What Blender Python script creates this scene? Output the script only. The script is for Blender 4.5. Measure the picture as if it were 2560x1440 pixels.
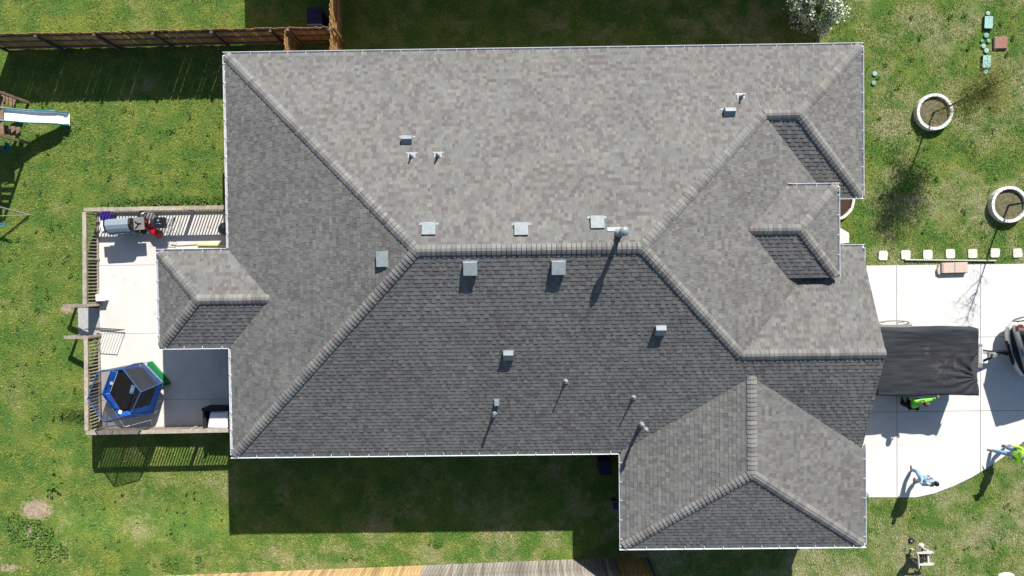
import bpy, bmesh, math, random
import numpy as np
from mathutils import Vector, Matrix
for o in list(bpy.data.objects): bpy.data.objects.remove(o, do_unlink=True)
S = bpy.context.scene
COL = S.collection
random.seed(7); rng = np.random.default_rng(7)
R_ = math.radians
# ------------------------------------------------------------------ camera
CAMH = 28.0; FPX = 1707.0
Rc = (Matrix.Rotation(R_(-0.69811519), 3, 'Z') @ Matrix.Rotation(R_(-1.04234288), 3, 'X') @ Matrix.Rotation(R_(0.39614847), 3, 'Y'))
cam = bpy.data.cameras.new('camera'); camo = bpy.data.objects.new('camera', cam); COL.objects.link(camo)
camo.matrix_world = Matrix.Translation((0, 0, CAMH)) @ Rc.to_4x4()
cam.sensor_width = 36; cam.lens = FPX / 2560 * 36; cam.clip_end = 1000; cam.clip_start = .1
S.camera = camo
# ------------------------------------------------------------------ light
SUN = Vector((.46, 1.25, 1)).normalized()
W = bpy.data.worlds.new('World'); S.world = W; W.use_nodes = True
nt = W.node_tree; bg = nt.nodes['Background']; sk = nt.nodes.new('ShaderNodeTexSky'); sk.sky_type = 'NISHITA'
sk.sun_disc = False; sk.sun_elevation = math.asin(SUN.z); sk.sun_rotation = math.atan2(SUN.x, SUN.y); sk.dust_density = .6
nt.links.new(sk.outputs[0], bg.inputs[0]); bg.inputs[1].default_value = .066
sl = bpy.data.lights.new('sun', 'SUN'); sl.energy = 4.6; sl.angle = R_(.5); sl.color = (1, .965, .91)
so = bpy.data.objects.new('sun', sl); COL.objects.link(so); so.rotation_euler = (-SUN).to_track_quat('-Z', 'Y').to_euler()
S.view_settings.view_transform = 'Standard'; S.view_settings.look = 'None'; S.view_settings.gamma = 1
S.view_settings.use_curve_mapping = False; S.view_settings.exposure = .9
S.render.engine = 'CYCLES'

def P(px, py, z=0.0):
    """point of the place at height z, from the survey of the photograph"""
    d = Rc @ Vector(((px - 1280) / FPX, -(py - 720) / FPX, -1))
    t = (z - CAMH) / d.z
    return Vector((0, 0, CAMH)) + d * t
# ------------------------------------------------------------------ materials
def newmat(name):
    m = bpy.data.materials.new(name); m.use_nodes = True
    return m, m.node_tree, m.node_tree.nodes['Principled BSDF']
def mat(name, rgb, rough=.7, metal=0., var=.0, scale=8., bump=0., bscale=60., rnd=0., rgb2=None, stretch=None, spec=.3, alpha=None):
    m, t, b = newmat(name); N = t.nodes; L = t.links
    b.inputs['Roughness'].default_value = rough; b.inputs['Metallic'].default_value = metal
    b.inputs['Specular IOR Level'].default_value = spec
    rgb = tuple(rgb)
    if not var and not rnd and rgb2 is None:
        b.inputs['Base Color'].default_value = rgb + (1,)
    else:
        tc = N.new('ShaderNodeTexCoord'); mp = N.new('ShaderNodeMapping'); L.new(tc.outputs['Object'], mp.inputs[0])
        if stretch: mp.inputs['Scale'].default_value = stretch
        nz = N.new('ShaderNodeTexNoise'); nz.inputs['Scale'].default_value = scale; nz.inputs['Detail'].default_value = 5
        L.new(mp.outputs[0], nz.inputs['Vector'])
        cr = N.new('ShaderNodeValToRGB'); L.new(nz.outputs[0], cr.inputs[0])
        c2 = rgb2 if rgb2 else tuple(c * (1 + var) for c in rgb)
        c1 = rgb if rgb2 else tuple(c * (1 - var) for c in rgb)
        cr.color_ramp.elements[0].position = .32; cr.color_ramp.elements[1].position = .68
        cr.color_ramp.elements[0].color = c1 + (1,); cr.color_ramp.elements[1].color = tuple(c2) + (1,)
        out = cr.outputs[0]
        if rnd:
            oi = N.new('ShaderNodeObjectInfo'); mr = N.new('ShaderNodeMapRange')
            mr.inputs['To Min'].default_value = 1 - rnd; mr.inputs['To Max'].default_value = 1 + rnd
            L.new(oi.outputs['Random'], mr.inputs[0])
            mx = N.new('ShaderNodeVectorMath'); mx.operation = 'SCALE'; L.new(out, mx.inputs[0]); L.new(mr.outputs[0], mx.inputs['Scale'])
            out = mx.outputs[0]
        L.new(out, b.inputs['Base Color'])
    if bump:
        tc2 = N.new('ShaderNodeTexCoord'); n2 = N.new('ShaderNodeTexNoise'); n2.inputs['Scale'].default_value = bscale; n2.inputs['Detail'].default_value = 4
        L.new(tc2.outputs['Object'], n2.inputs['Vector'])
        bp = N.new('ShaderNodeBump'); bp.inputs['Strength'].default_value = bump; bp.inputs['Distance'].default_value = .02
        L.new(n2.outputs[0], bp.inputs['Height']); L.new(bp.outputs[0], b.inputs['Normal'])
    if alpha is not None:
        b.inputs['Alpha'].default_value = alpha
    return m
def attr_mat(name, rough=.9, amount=.18):
    """granule surface whose own colour is stored per shingle"""
    m, t, b = newmat(name); N = t.nodes; L = t.links
    b.inputs['Roughness'].default_value = rough; b.inputs['Specular IOR Level'].default_value = .2
    at = N.new('ShaderNodeAttribute'); at.attribute_name = 'tab'
    g = N.new('ShaderNodeNewGeometry'); nz = N.new('ShaderNodeTexNoise'); nz.inputs['Scale'].default_value = 55; nz.inputs['Detail'].default_value = 3
    L.new(g.outputs['Position'], nz.inputs['Vector'])
    n2 = N.new('ShaderNodeTexNoise'); n2.inputs['Scale'].default_value = .55; n2.inputs['Detail'].default_value = 4; L.new(g.outputs['Position'], n2.inputs['Vector'])
    m1 = N.new('ShaderNodeMapRange'); m1.inputs['From Min'].default_value = .3; m1.inputs['From Max'].default_value = .7
    m1.inputs['To Min'].default_value = 1 - amount; m1.inputs['To Max'].default_value = 1 + amount; L.new(nz.outputs[0], m1.inputs[0])
    m2 = N.new('ShaderNodeMapRange'); m2.inputs['From Min'].default_value = .3; m2.inputs['From Max'].default_value = .7
    m2.inputs['To Min'].default_value = .92; m2.inputs['To Max'].default_value = 1.07; L.new(n2.outputs[0], m2.inputs[0])
    mm = N.new('ShaderNodeMath'); mm.operation = 'MULTIPLY'; L.new(m1.outputs[0], mm.inputs[0]); L.new(m2.outputs[0], mm.inputs[1])
    v = N.new('ShaderNodeVectorMath'); v.operation = 'SCALE'; L.new(at.outputs['Color'], v.inputs[0]); L.new(mm.outputs[0], v.inputs['Scale'])
    L.new(v.outputs[0], b.inputs['Base Color'])
    return m
SHM = attr_mat('shingle_granules')
WHITE = mat('white_gutter_metal', (.66, .67, .69), .4, var=.05, scale=3)
GALV = mat('galvanised_vent', (.225, .26, .27), .55, .0, var=.12, scale=6)
LEAD = mat('lead_flashing', (.20, .225, .24), .5, .1, var=.1, scale=15)
LEADW = mat('pale_flashing', (.25, .275, .29), .5, .0, var=.06, scale=15)
BLACK = mat('black_matt', (.012, .012, .014), .6)
DARKM = mat('dark_metal', (.035, .036, .04), .45, .4)
BRICK = mat('brick_wall', (.30, .19, .13), .85, var=.25, scale=14, bump=.3)
TRIM = mat('fascia_paint', (.72, .70, .66), .5, var=.06)
GLASS = mat('window_glass', (.03, .04, .05), .08, spec=.8)
def concmat(name, c1, c2, stain, amt):
    m, t, b = newmat(name); N = t.nodes; L = t.links; g = N.new('ShaderNodeNewGeometry')
    def nz(sc, d=5, r=.6):
        n = N.new('ShaderNodeTexNoise'); n.inputs['Scale'].default_value = sc; n.inputs['Detail'].default_value = d; n.inputs['Roughness'].default_value = r; L.new(g.outputs['Position'], n.inputs['Vector']); return n.outputs[0]
    def mr(src, a, b_, lo, hi):
        q = N.new('ShaderNodeMapRange'); q.inputs['From Min'].default_value = a; q.inputs['From Max'].default_value = b_; q.inputs['To Min'].default_value = lo; q.inputs['To Max'].default_value = hi; L.new(src, q.inputs[0]); return q.outputs[0]
    def mix(f, a, b_):
        q = N.new('ShaderNodeMix'); q.data_type = 'RGBA'; L.new(f, q.inputs[0])
        for s_, v in ((q.inputs[6], a), (q.inputs[7], b_)):
            if isinstance(v, tuple): s_.default_value = v
            else: L.new(v, s_)
        return q.outputs[2]
    c = mix(mr(nz(.9, 8, .7), .35, .65, 0, 1), c1, c2)
    c = mix(mr(nz(1.7, 6, .65), .60, .72, 0, amt), c, stain)          # blotchy stains
    c = mix(mr(nz(9, 3, .5), .70, .76, 0, amt * 1.4), c, stain)        # small spots and debris
    c = mix(mr(nz(60, 2, .5), .55, .75, 0, .15), c, stain)             # aggregate
    L.new(c, b.inputs['Base Color']); b.inputs['Roughness'].default_value = .85; b.inputs['Specular IOR Level'].default_value = .25
    return m
CONC = concmat('driveway_concrete', (.53, .525, .50, 1), (.60, .595, .57, 1), (.36, .34, .31, 1), .35)
CONC2 = concmat('patio_concrete', (.53, .505, .46, 1), (.61, .59, .55, 1), (.30, .25, .19, 1), .5)
STONE = mat('pale_stone', (.60, .56, .50), .9, var=.12, scale=9, bump=.4, rnd=.1)
JOINT = mat('joint_filler', (.09, .085, .075), .95)
DECKW = mat('weathered_rail_wood', (.27, .22, .17), .85, scale=5, stretch=(1, 1, 1), rgb2=(.40, .35, .29), rnd=.12, bump=.3)
FENCEW = mat('cedar_picket', (.26, .145, .05), .8, scale=4, stretch=(3, 3, .5), rgb2=(.42, .25, .10), rnd=.25, bump=.3)
FENCEDK = mat('dark_fence_timber', (.075, .068, .065), .85, scale=4, rgb2=(.13, .12, .12), rnd=.2)
FENCEY = mat('new_yellow_pine_picket', (.26, .155, .075), .75, scale=2.2, stretch=(8, 8, .7), rgb2=(.60, .43, .20), rnd=.3, bump=.3)
FENCEG = mat('grey_weathered_picket', (.10, .092, .075), .9, scale=3, stretch=(9, 9, .5), rgb2=(.40, .36, .31), rnd=.35, bump=.4)
# ------------------------------------------------------------------ mesh helpers
class MB:
    def __init__(s): s.v = []; s.f = []; s.c = []; s.cur = None
    def add(s, vs, fs):
        o = len(s.v); s.v += [tuple(v) for v in vs]; s.f += [tuple(i + o for i in f) for f in fs]
        if s.cur is not None: s.c += [s.cur] * len(fs)
        return s
    def box(s, c, d, rot=None, taper=1.0):
        c = Vector(c); hx, hy, hz = d[0] / 2, d[1] / 2, d[2] / 2
        vs = [Vector((x * hx * (taper if z > 0 else 1), y * hy * (taper if z > 0 else 1), z * hz)) for z in (-1, 1) for x, y in ((-1, -1), (1, -1), (1, 1), (-1, 1))]
        if rot is not None: vs = [rot @ v for v in vs]
        return s.add([v + c for v in vs], [(3, 2, 1, 0), (4, 5, 6, 7), (0, 1, 5, 4), (1, 2, 6, 5), (2, 3, 7, 6), (3, 0, 4, 7)])
    def bar(s, a, b, w, h, up=(0, 0, 1)):
        a = Vector(a); b = Vector(b); d = b - a; L = d.length
        x = d.normalized(); u = Vector(up); y = u.cross(x)
        if y.length < 1e-4: y = Vector((0, 1, 0)).cross(x)
        y.normalize(); z = x.cross(y)
        return s.box((a + b) / 2, (L, w, h), Matrix((x, y, z)).transposed())
    def tube(s, pts, r, n=8, cap=True):
        pts = [Vector(p) for p in pts]; rs = r if isinstance(r, (list, tuple)) else [r] * len(pts)
        vs = []; k = len(pts)
        t0 = (pts[1] - pts[0]).normalized(); ref = Vector((0, 0, 1)) if abs(t0.z) < .9 else Vector((1, 0, 0))
        for i, p in enumerate(pts):
            t = (pts[min(i + 1, k - 1)] - pts[max(i - 1, 0)]).normalized()
            x = ref.cross(t)
            if x.length < 1e-4: x = Vector((0, 1, 0)).cross(t)
            x.normalize(); y = t.cross(x)
            for j in range(n):
                a = 2 * math.pi * j / n; vs.append(p + (x * math.cos(a) + y * math.sin(a)) * rs[i])
        fs = [(i * n + j, i * n + (j + 1) % n, (i + 1) * n + (j + 1) % n, (i + 1) * n + j) for i in range(k - 1) for j in range(n)]
        if cap: fs += [tuple(range(n - 1, -1, -1)), tuple(range((k - 1) * n, k * n))]
        return s.add(vs, fs)
    def lathe(s, c, prof, n=20, M=None):
        c = Vector(c); vs = []
        for r, z in prof:
            for j in range(n):
                a = 2 * math.pi * j / n; v = Vector((r * math.cos(a), r * math.sin(a), z))
                if M is not None: v = M @ v
                vs.append(c + v)
        k = len(prof)
        fs = [(i * n + j, i * n + (j + 1) % n, (i + 1) * n + (j + 1) % n, (i + 1) * n + j) for i in range(k - 1) for j in range(n)]
        return s.add(vs, fs)
    def prism(s, poly, z0, z1):
        n = len(poly); vs = [(p[0], p[1], z0) for p in poly] + [(p[0], p[1], z1) for p in poly]
        A = sum(poly[i][0] * poly[(i + 1) % n][1] - poly[(i + 1) % n][0] * poly[i][1] for i in range(n))
        if A < 0: return s.prism(list(poly)[::-1], z0, z1)
        return s.add(vs, [tuple(range(n - 1, -1, -1)), tuple(range(n, 2 * n))] + [(i, (i + 1) % n, (i + 1) % n + n, i + n) for i in range(n)])
    def ell(s, c, r, n=12, m=8, M=None, jit=0):
        c = Vector(c); vs = []
        for i in range(m + 1):
            th = math.pi * i / m
            for j in range(n):
                a = 2 * math.pi * j / n; k = 1 + (random.uniform(-jit, jit) if jit else 0)
                v = Vector((r[0] * math.sin(th) * math.cos(a) * k, r[1] * math.sin(th) * math.sin(a) * k, r[2] * math.cos(th) * k))
                if M is not None: v = M @ v
                vs.append(c + v)
        return s.add(vs, [((i + 1) * n + j, (i + 1) * n + (j + 1) % n, i * n + (j + 1) % n, i * n + j) for i in range(m) for j in range(n)])
    def build(s, name, m, parent=None, world=False, smooth=False, bevel=0, attr=False):
        me = bpy.data.meshes.new(name)
        off = Vector((0, 0, 0))
        if world and parent is not None:
            q = parent
            while q is not None: off = off + q.location; q = q.parent
        me.from_pydata([(v[0] - off[0], v[1] - off[1], v[2] - off[2]) for v in s.v], [], s.f)
        me.materials.append(m)
        if smooth: me.shade_smooth()
        if attr or (s.c and len(s.c) == len(s.f)):
            at = me.attributes.new('tab', 'FLOAT_COLOR', 'FACE')
            at.data.foreach_set('color', np.array(s.c, dtype=np.float32).ravel())
        me.update()
        o = bpy.data.objects.new(name, me); COL.objects.link(o)
        if parent is not None: o.parent = parent
        if bevel:
            bv = o.modifiers.new('bevel', 'BEVEL'); bv.width = bevel; bv.segments = 2; bv.limit_method = 'ANGLE'
        return o
def tag(o, label=None, cat=None, group=None, kind=None):
    if label: o['label'] = label
    if cat: o['category'] = cat
    if group: o['group'] = group
    if kind: o['kind'] = kind
    return o
def thing(name, loc, label, cat, group=None, rz=0):
    e = bpy.data.objects.new(name, None); COL.objects.link(e); e.location = loc; e.rotation_euler = (0, 0, rz)
    e.empty_display_size = .3
    return tag(e, label, cat, group)
def copy_obj(o, parent=None):
    c = o.copy(); COL.objects.link(c); c.parent = parent
    return c
def copy_tree(o, parent=None):
    c = copy_obj(o, parent)
    for ch in [x for x in KIDS.get(o.name, [])]: copy_tree(ch, c)
    return c
KIDS = {}
def kid(o):
    KIDS.setdefault(o.parent.name, []).append(o); return o
# value noise in numpy for densities
_g = rng.random((64, 64))
def vnoise(x, y, s):
    x = np.asarray(x) / s + 100; y = np.asarray(y) / s + 100
    xi = np.floor(x).astype(int); yi = np.floor(y).astype(int); fx = x - xi; fy = y - yi
    fx = fx * fx * (3 - 2 * fx); fy = fy * fy * (3 - 2 * fy)
    g = lambda a, b: _g[a % 64, b % 64]
    return (g(xi, yi) * (1 - fx) + g(xi + 1, yi) * fx) * (1 - fy) + (g(xi, yi + 1) * (1 - fx) + g(xi + 1, yi + 1) * fx) * fy
# ------------------------------------------------------------------ plan of the house
EZ = 3.2
XW, XE, XG, XGE, YN, YS, YG, YNS, PW, PN, PS = -10.552, 12.582, 3.639, 12.623, 8.227, -6.561, -10.078, 2.618, -13.143, 1.128, -2.542
g_ = .12; p = .45
def pl(a, b, c): return (a, b, c)            # z = a x + b y + c
def rise(axis, sgn, e, k=p, z=EZ):           # plane rising away from eave coordinate e; sgn=+1: rises toward +axis
    return (k * sgn, 0, z - k * sgn * e) if axis == 'x' else (0, k * sgn, z - k * sgn * e)
eN, eS, eW, eEm = YN - g_, YS + g_, XW + g_, 11.23
N_ = rise('y', -1, eN); S_ = rise('y', 1, eS); W_ = rise('x', 1, eW); E_ = rise('x', -1, eEm)
EE = rise('x', -1, XE - g_); NES = rise('y', 1, YNS + g_)
yr = (eN + eS) / 2
yg = -2.79; zg = S_[1] * yg + S_[2]
eGN = yg + (zg - EZ) / p
GN = rise('y', -1, eGN)
xgr = 8.06; zgr = 4.49
GW = rise('x', 1, XG + g_, (zgr - EZ) / (xgr - XG - g_)); GE = rise('x', -1, XGE - g_, (zgr - EZ) / (XGE - g_ - xgr)); GS = rise('y', 1, YG + g_, .43)
BN = rise('y', -1, PN - g_); BS = rise('y', 1, PS + g_); BW = rise('x', 1, PW + g_); yb = (PN + PS) / 2
ZP = 4.0
c1 = P(2099, 457, ZP); c2 = P(2101, 692, ZP)
PX = (c1.x + c2.x) / 2; PYN = c1.y; PYS = c2.y; yp = (PYN + PYS) / 2
QN = rise('y', -1, PYN - g_, p, ZP); QS = rise('y', 1, PYS + .02, (p * (PYN - g_ - yp)) / (yp - PYS - .02), ZP); QE = rise('x', -1, PX - g_, p, ZP)
XR = 12.47                                     # gable rake
def zof(plane, x, y): return plane[0] * x + plane[1] * y + plane[2]
def le(a, b): return (a[0] - b[0], a[1] - b[1], a[2] - b[2])        # a<=b  -> expr<=0
def xmax(v): return (1, 0, -v)
def xmin(v): return (-1, 0, v)
def ymax(v): return (0, 1, -v)
def ymin(v): return (0, -1, v)
def clip(poly, h):
    out = []; n = len(poly)
    for i in range(n):
        A = poly[i]; B = poly[(i + 1) % n]
        fa = h[0] * A[0] + h[1] * A[1] + h[2]; fb = h[0] * B[0] + h[1] * B[1] + h[2]
        if fa <= 1e-9: out.append(A)
        if (fa < -1e-9 and fb > 1e-9) or (fa > 1e-9 and fb < -1e-9):
            t = fa / (fa - fb); out.append((A[0] + (B[0] - A[0]) * t, A[1] + (B[1] - A[1]) * t))
    return out
BIG = [(-40, -40), (40, -40), (40, 40), (-40, 40)]
def region(*hs):
    q = BIG
    for h in hs: q = clip(q, h)
    return q
xh = eEm - (zof(N_, 0, (YNS + g_ + eN) / 2) - EZ) / p     # where the NE wing ridge meets the main hip
yne = (YNS + g_ + eN) / 2
xg1 = eEm - (zg - EZ) / p
FACES = {
 'north': (N_, [region(ymax(eN), le(N_, W_), le(N_, S_), le(N_, E_), xmax(xh)), region(ymax(eN), ymin(yne), xmin(xh), le(N_, EE))], ('y', -1, eN)),
 'south': (S_, [region(ymin(eS), le(S_, W_), le(S_, N_), le(S_, E_), xmax(xg1), le(GW, S_)), region(ymin(eS), xmin(xg1), xmax(xgr), ymax(yg), le(GW, S_)),
                region(ymin(eS), xmin(xgr), xmax(XR), ymax(yg), le(GE, S_))], ('y', 1, eS)),
 'west': (W_, [region(xmin(eW), le(W_, N_), le(W_, S_), ymin(yb), le(BN, W_)), region(xmin(eW), le(W_, N_), le(W_, S_), ymax(yb), le(BS, W_))], ('x', 1, eW)),
 'east': (E_, [region(xmax(eEm), le(E_, N_), le(E_, S_), le(NES, E_), le(GN, E_), ymin(yp), le(QN, E_)), region(xmax(eEm), le(E_, N_), le(E_, S_), le(NES, E_), le(GN, E_), ymax(yp), le(QS, E_)),
               region(xmax(eEm), xmin(9.4), ymax(PYS + .25), le(GN, E_), le(E_, S_), le(E_, QS)), region(xmax(eEm), xmin(9.4), ymin(PYN - .4), le(NES, E_), le(E_, QN))], ('x', -1, eEm)),
 'ne_east': (EE, [region(xmax(XE - g_), le(EE, N_), le(EE, NES))], ('x', -1, XE - g_)),
 'ne_south': (NES, [region(ymin(YNS + g_), le(NES, N_), le(NES, EE), le(E_, NES))], ('y', 1, YNS + g_)),
 'gable_north': (GN, [region(ymax(eGN), ymin(yg), xmax(XR), le(E_, GN)), region(ymax(eGN), ymin(eGN - .75), xmin(XR), xmax(XR + .02))], ('y', -1, eGN)),
 'garage_west': (GW, [region(xmin(XG + g_), xmax(xgr), le(GW, GS), le(S_, GW))], ('x', 1, XG + g_)),
 'garage_east': (GE, [region(xmax(XGE - g_), xmin(xgr), le(GE, GS), le(S_, GE))], ('x', -1, XGE - g_)),
 'garage_south': (GS, [region(ymin(YG + g_), le(GS, GW), le(GS, GE))], ('y', 1, YG + g_)),
 'bay_north': (BN, [region(ymax(PN - g_), ymin(yb), le(BN, BW), le(W_, BN))], ('y', -1, PN - g_)),
 'bay_south': (BS, [region(ymin(PS + g_), ymax(yb), le(BS, BW), le(W_, BS))], ('y', 1, PS + g_)),
 'bay_west': (BW, [region(xmin(PW + g_), le(BW, BN), le(BW, BS))], ('x', 1, PW + g_)),
 'porch_north': (QN, [region(ymax(PYN - g_), ymin(yp), le(QN, QE), le(E_, QN))], ('y', -1, PYN - g_)),
 'porch_south': (QS, [region(ymin(PYS + .02), ymax(yp), le(QS, QE), le(E_, QS))], ('y', 1, PYS + .02)),
 'porch_east': (QE, [region(xmax(PX - g_), le(QE, QN), le(QE, QS))], ('x', -1, PX - g_)),
}
house = thing('house', (1, 0, 0), 'large single-storey house under a grey-brown hipped shingle roof in the middle of the plot', 'house')
dk = MB()
for nme, (plane, polys, ax) in FACES.items():
    for q in polys:
        if len(q) < 3: continue
        n = len(q)
        A = sum(q[i][0] * q[(i + 1) % n][1] - q[(i + 1) % n][0] * q[i][1] for i in range(n))
        if A < 0: q = q[::-1]
        vs = [(x, y, zof(plane, x, y)) for x, y in q] + [(x, y, zof(plane, x, y) - .09) for x, y in q]
        dk.add(vs, [tuple(range(n)), tuple(range(2 * n - 1, n - 1, -1))] + [(i + n, (i + 1) % n + n, (i + 1) % n, i) for i in range(n)])
roof = dk.build('roof', mat('roof_deck_felt', (.05, .048, .046), .9), house, True)
# ---- shingles
PAL = [((.154, .153, .148), 4), ((.134, .124, .124), 4), ((.186, .183, .164), 2.4), ((.148, .156, .154), 3.5), ((.114, .107, .109), 2.2), ((.170, .169, .160), 2.5)]
def tabcol(k=1.0):
    c = random.choices([q[0] for q in PAL], [q[1] for q in PAL])[0]; j = random.uniform(.93, 1.07) * k * .93
    c = [.8 * a_ + .2 * b_ for a_, b_ in zip(c, (.152, .149, .144))]
    return (c[0] * j, c[1] * j * .99, c[2] * j * .965, 1)
EXPO = .143
allsh = []
for nme, (plane, polys, (axis, sgn, e0)) in FACES.items():
    k = abs(plane[0] if axis == 'x' else plane[1]); cs = 1 / math.sqrt(1 + k * k); step = EXPO * cs
    nrm = Vector((-plane[0], -plane[1], 1)).normalized()
    allp = [q for poly in polys for q in poly]
    if axis == 'y': umin, umax = min(q[0] for q in allp), max(q[0] for q in allp); smax = max(abs(q[1] - e0) for q in allp)
    else: umin, umax = min(q[1] for q in allp), max(q[1] for q in allp); smax = max(abs(q[0] - e0) for q in allp)
    smin = min(abs((q[1] if axis == 'y' else q[0]) - e0) for q in allp)
    r = int(smin / step)
    while r * step < smax:
        s0 = r * step - (.04 if r == 0 else .02); s1 = s0 + step + .012
        u = umin - random.uniform(0, .2); wob = random.uniform(0, 7)
        hi = random.random() < .5
        lastc = None
        while u < umax:
            w = random.choice((.09, .11, .13, .14, .15, .17, .21)); hi = not hi
            t = .016 if hi else .009
            ds = random.uniform(-.004, .004) + .003 * math.sin(u * 1.3 + wob)
            tp = random.uniform(-.012, .012)
            if axis == 'y':
                rect = [(u, e0 + sgn * (s0 + ds)), (u + w, e0 + sgn * (s0 + ds)), (u + w + tp, e0 + sgn * s1), (u + tp, e0 + sgn * s1)]
            else:
                rect = [(e0 + sgn * (s0 + ds), u), (e0 + sgn * (s0 + ds), u + w), (e0 + sgn * s1, u + w + tp), (e0 + sgn * s1, u + tp)]
            c = tabcol()
            for poly in polys:
                if len(poly) < 3: continue
                q = rect
                n = len(poly); A = sum(poly[i][0] * poly[(i + 1) % n][1] - poly[(i + 1) % n][0] * poly[i][1] for i in range(n))
                sg = 1 if A > 0 else -1; cut = False
                for i in range(n):
                    a, b = poly[i], poly[(i + 1) % n]
                    if abs(a[0] - b[0]) + abs(a[1] - b[1]) < 1e-6: continue
                    h = (sg * (b[1] - a[1]), -sg * (b[0] - a[0]), -sg * ((b[1] - a[1]) * a[0] - (b[0] - a[0]) * a[1]))
                    co = (a[1] - e0, b[1] - e0) if axis == 'y' else (a[0] - e0, b[0] - e0)
                    if max(abs(co[0]), abs(co[1])) < .01: continue      # let the first course run over the eave
                    m_ = len(q); q = clip(q, h)
                    if not q: break
                if len(q) < 3: continue
                m_ = len(q); A2 = .5 * sum(q[i][0] * q[(i + 1) % m_][1] - q[(i + 1) % m_][0] * q[i][1] for i in range(m_))
                if abs(A2) < 2e-4: continue
                if A2 < 0: q = q[::-1]
                vs = []
                for x, y in q:
                    s = abs((y if axis == 'y' else x) - e0) if sgn * ((y if axis == 'y' else x) - e0) >= 0 else 0
                    f = min(1, max(0, (s - s0) / (s1 - s0)))
                    vs.append(Vector((x, y, zof(plane, x, y))) + nrm * (t * (1 - f) + .0022 + (.004 if hi else 0) * f))
                vs += [Vector((x, y, zof(plane, x, y))) - nrm * .002 for x, y in q]
                fs = [tuple(range(m_))] + [(i + m_, (i + 1) % m_ + m_, (i + 1) % m_, i) for i in range(m_)]
                cx = sum(v[0] for v in q) / m_; cy = sum(v[1] for v in q) / m_
                cp = Vector((cx, cy, zof(plane, cx, cy))); d = Vector((0, 0, CAMH)) - cp
                allsh.append((abs(A2) * 1.0 / cs * max(0, nrm.dot(d.normalized())) / d.length_squared, vs, fs, c))
            u += w
        r += 1
allsh.sort(key=lambda q: -q[0])
for _, vs, fs, c in allsh[:300]:
    m = MB(); m.cur = c; m.add(vs, fs); m.build('shingle', SHM, roof, True)
m = MB()
for _, vs, fs, c in allsh[300:]:
    m.cur = c; m.add(vs, fs)
tag(m.build('shingle', SHM, roof, True), kind='stuff')
# ---- ridge and hip caps
caps = []
def capline(a, b, pa, pb, up=True):
    """a low end, b high end (xy), planes either side"""
    A = Vector((a[0], a[1], min(zof(pa, *a), zof(pb, *a)))); B = Vector((b[0], b[1], min(zof(pa, *b), zof(pb, *b))))
    L = (B - A).length; d = (B - A).normalized(); n = max(1, round(L / .158)); st = L / n
    side = Vector((-d.y, d.x, 0)).normalized()
    for i in range(n):
        o0 = A + d * (i * st + .004); o1 = A + d * ((i + 1) * st - .012)
        col = tabcol(1.2); w = .172 + random.uniform(-.006, .006); skw = random.uniform(-.008, .008)
        rows = []
        for o, lift in ((o0, .062), (o1, .042)):
            row = []
            for u_ in (-1, -.62, -.25, 0, .25, .62, 1):
                q = o + side * u_ * w + d * skw * u_
                z = min(zof(pa, q.x, q.y), zof(pb, q.x, q.y)) + lift - (.014 if u_ == 0 else .0) - (.012 if abs(u_) == 1 else 0) + (.006 if abs(u_) == .25 else 0)
                row.append(Vector((q.x, q.y, z)))
            rows.append(row)
        vs = rows[0] + rows[1] + [v - Vector((0, 0, .05)) for v in rows[0]] + [v - Vector((0, 0, .05)) for v in rows[1]]
        fs = [(j + 1, j, j + 7, j + 8) for j in range(6)] if side.cross(d).z > 0 else [(j, j + 1, j + 8, j + 7) for j in range(6)]
        fs += [(j, j + 1, j + 15, j + 14) for j in range(6)] + [(j + 8, j + 7, j + 21, j + 22) for j in range(6)] + [(0, 7, 21, 14), (6, 13, 27, 20)]
        caps.append((vs, fs, col))
RX0 = eW + (zof(N_, 0, yr) - EZ) / p; RX1 = eEm - (zof(N_, 0, yr) - EZ) / p
xn2 = XE - g_ - (zof(N_, 0, yne) - EZ) / p
capline((XG + g_ + .02, YG + g_ + .02), (xgr, YG + g_ + (zgr - EZ) / .43), GW, GS)
capline((XGE - g_ - .02, YG + g_ + .02), (xgr, YG + g_ + (zgr - EZ) / .43), GE, GS)
ygn = eS + (zgr - EZ) / p
capline((xgr, YG + g_ + (zgr - EZ) / .43), (xgr, ygn + .05), GW, GE)
capline((eW, eN), (RX0, yr), W_, N_); capline((eW, eS), (RX0, yr), W_, S_)
capline((xh, yne), (RX1, yr), E_, N_); capline((xg1, yg), (RX1, yr), E_, S_)
capline((RX0, yr), (RX1, yr), N_, S_)
capline((XR, yg), (xg1, yg), GN, S_)
capline((XE - g_, eN), (xn2, yne), EE, N_); capline((XE - g_, YNS + g_), (xn2, yne), EE, NES); capline((xn2, yne), (xh, yne), N_, NES)
bx = PW + g_ + (PN - g_ - yb)
capline((PW + g_, PN - g_), (bx, yb), BW, BN); capline((PW + g_, PS + g_), (bx, yb), BW, BS)
capline((bx, yb), (eW + (zof(BN, 0, yb) - EZ) / p, yb), BN, BS)
zpr = zof(QN, 0, yp); qx = PX - g_ - (zpr - ZP) / p
capline((PX - g_, PYN - g_), (qx, yp), QE, QN); capline((PX - g_, PYS + .03), (qx, yp), QE, QS)
capline((qx, yp), (eEm - (zpr - EZ) / p, yp), QN, QS)
rest = MB()
for i, (vs, fs, col) in enumerate(sorted(caps, key=lambda q: (q[0][0] - Vector((0, 0, CAMH))).length)):
    if i < 300:
        m = MB(); m.cur = col; m.add(vs, fs); m.build('ridge_cap', SHM, roof, True)
    else: rest.cur = col; rest.add(vs, fs)
tag(rest.build('ridge_cap', SHM, roof, True), kind='stuff')
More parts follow.
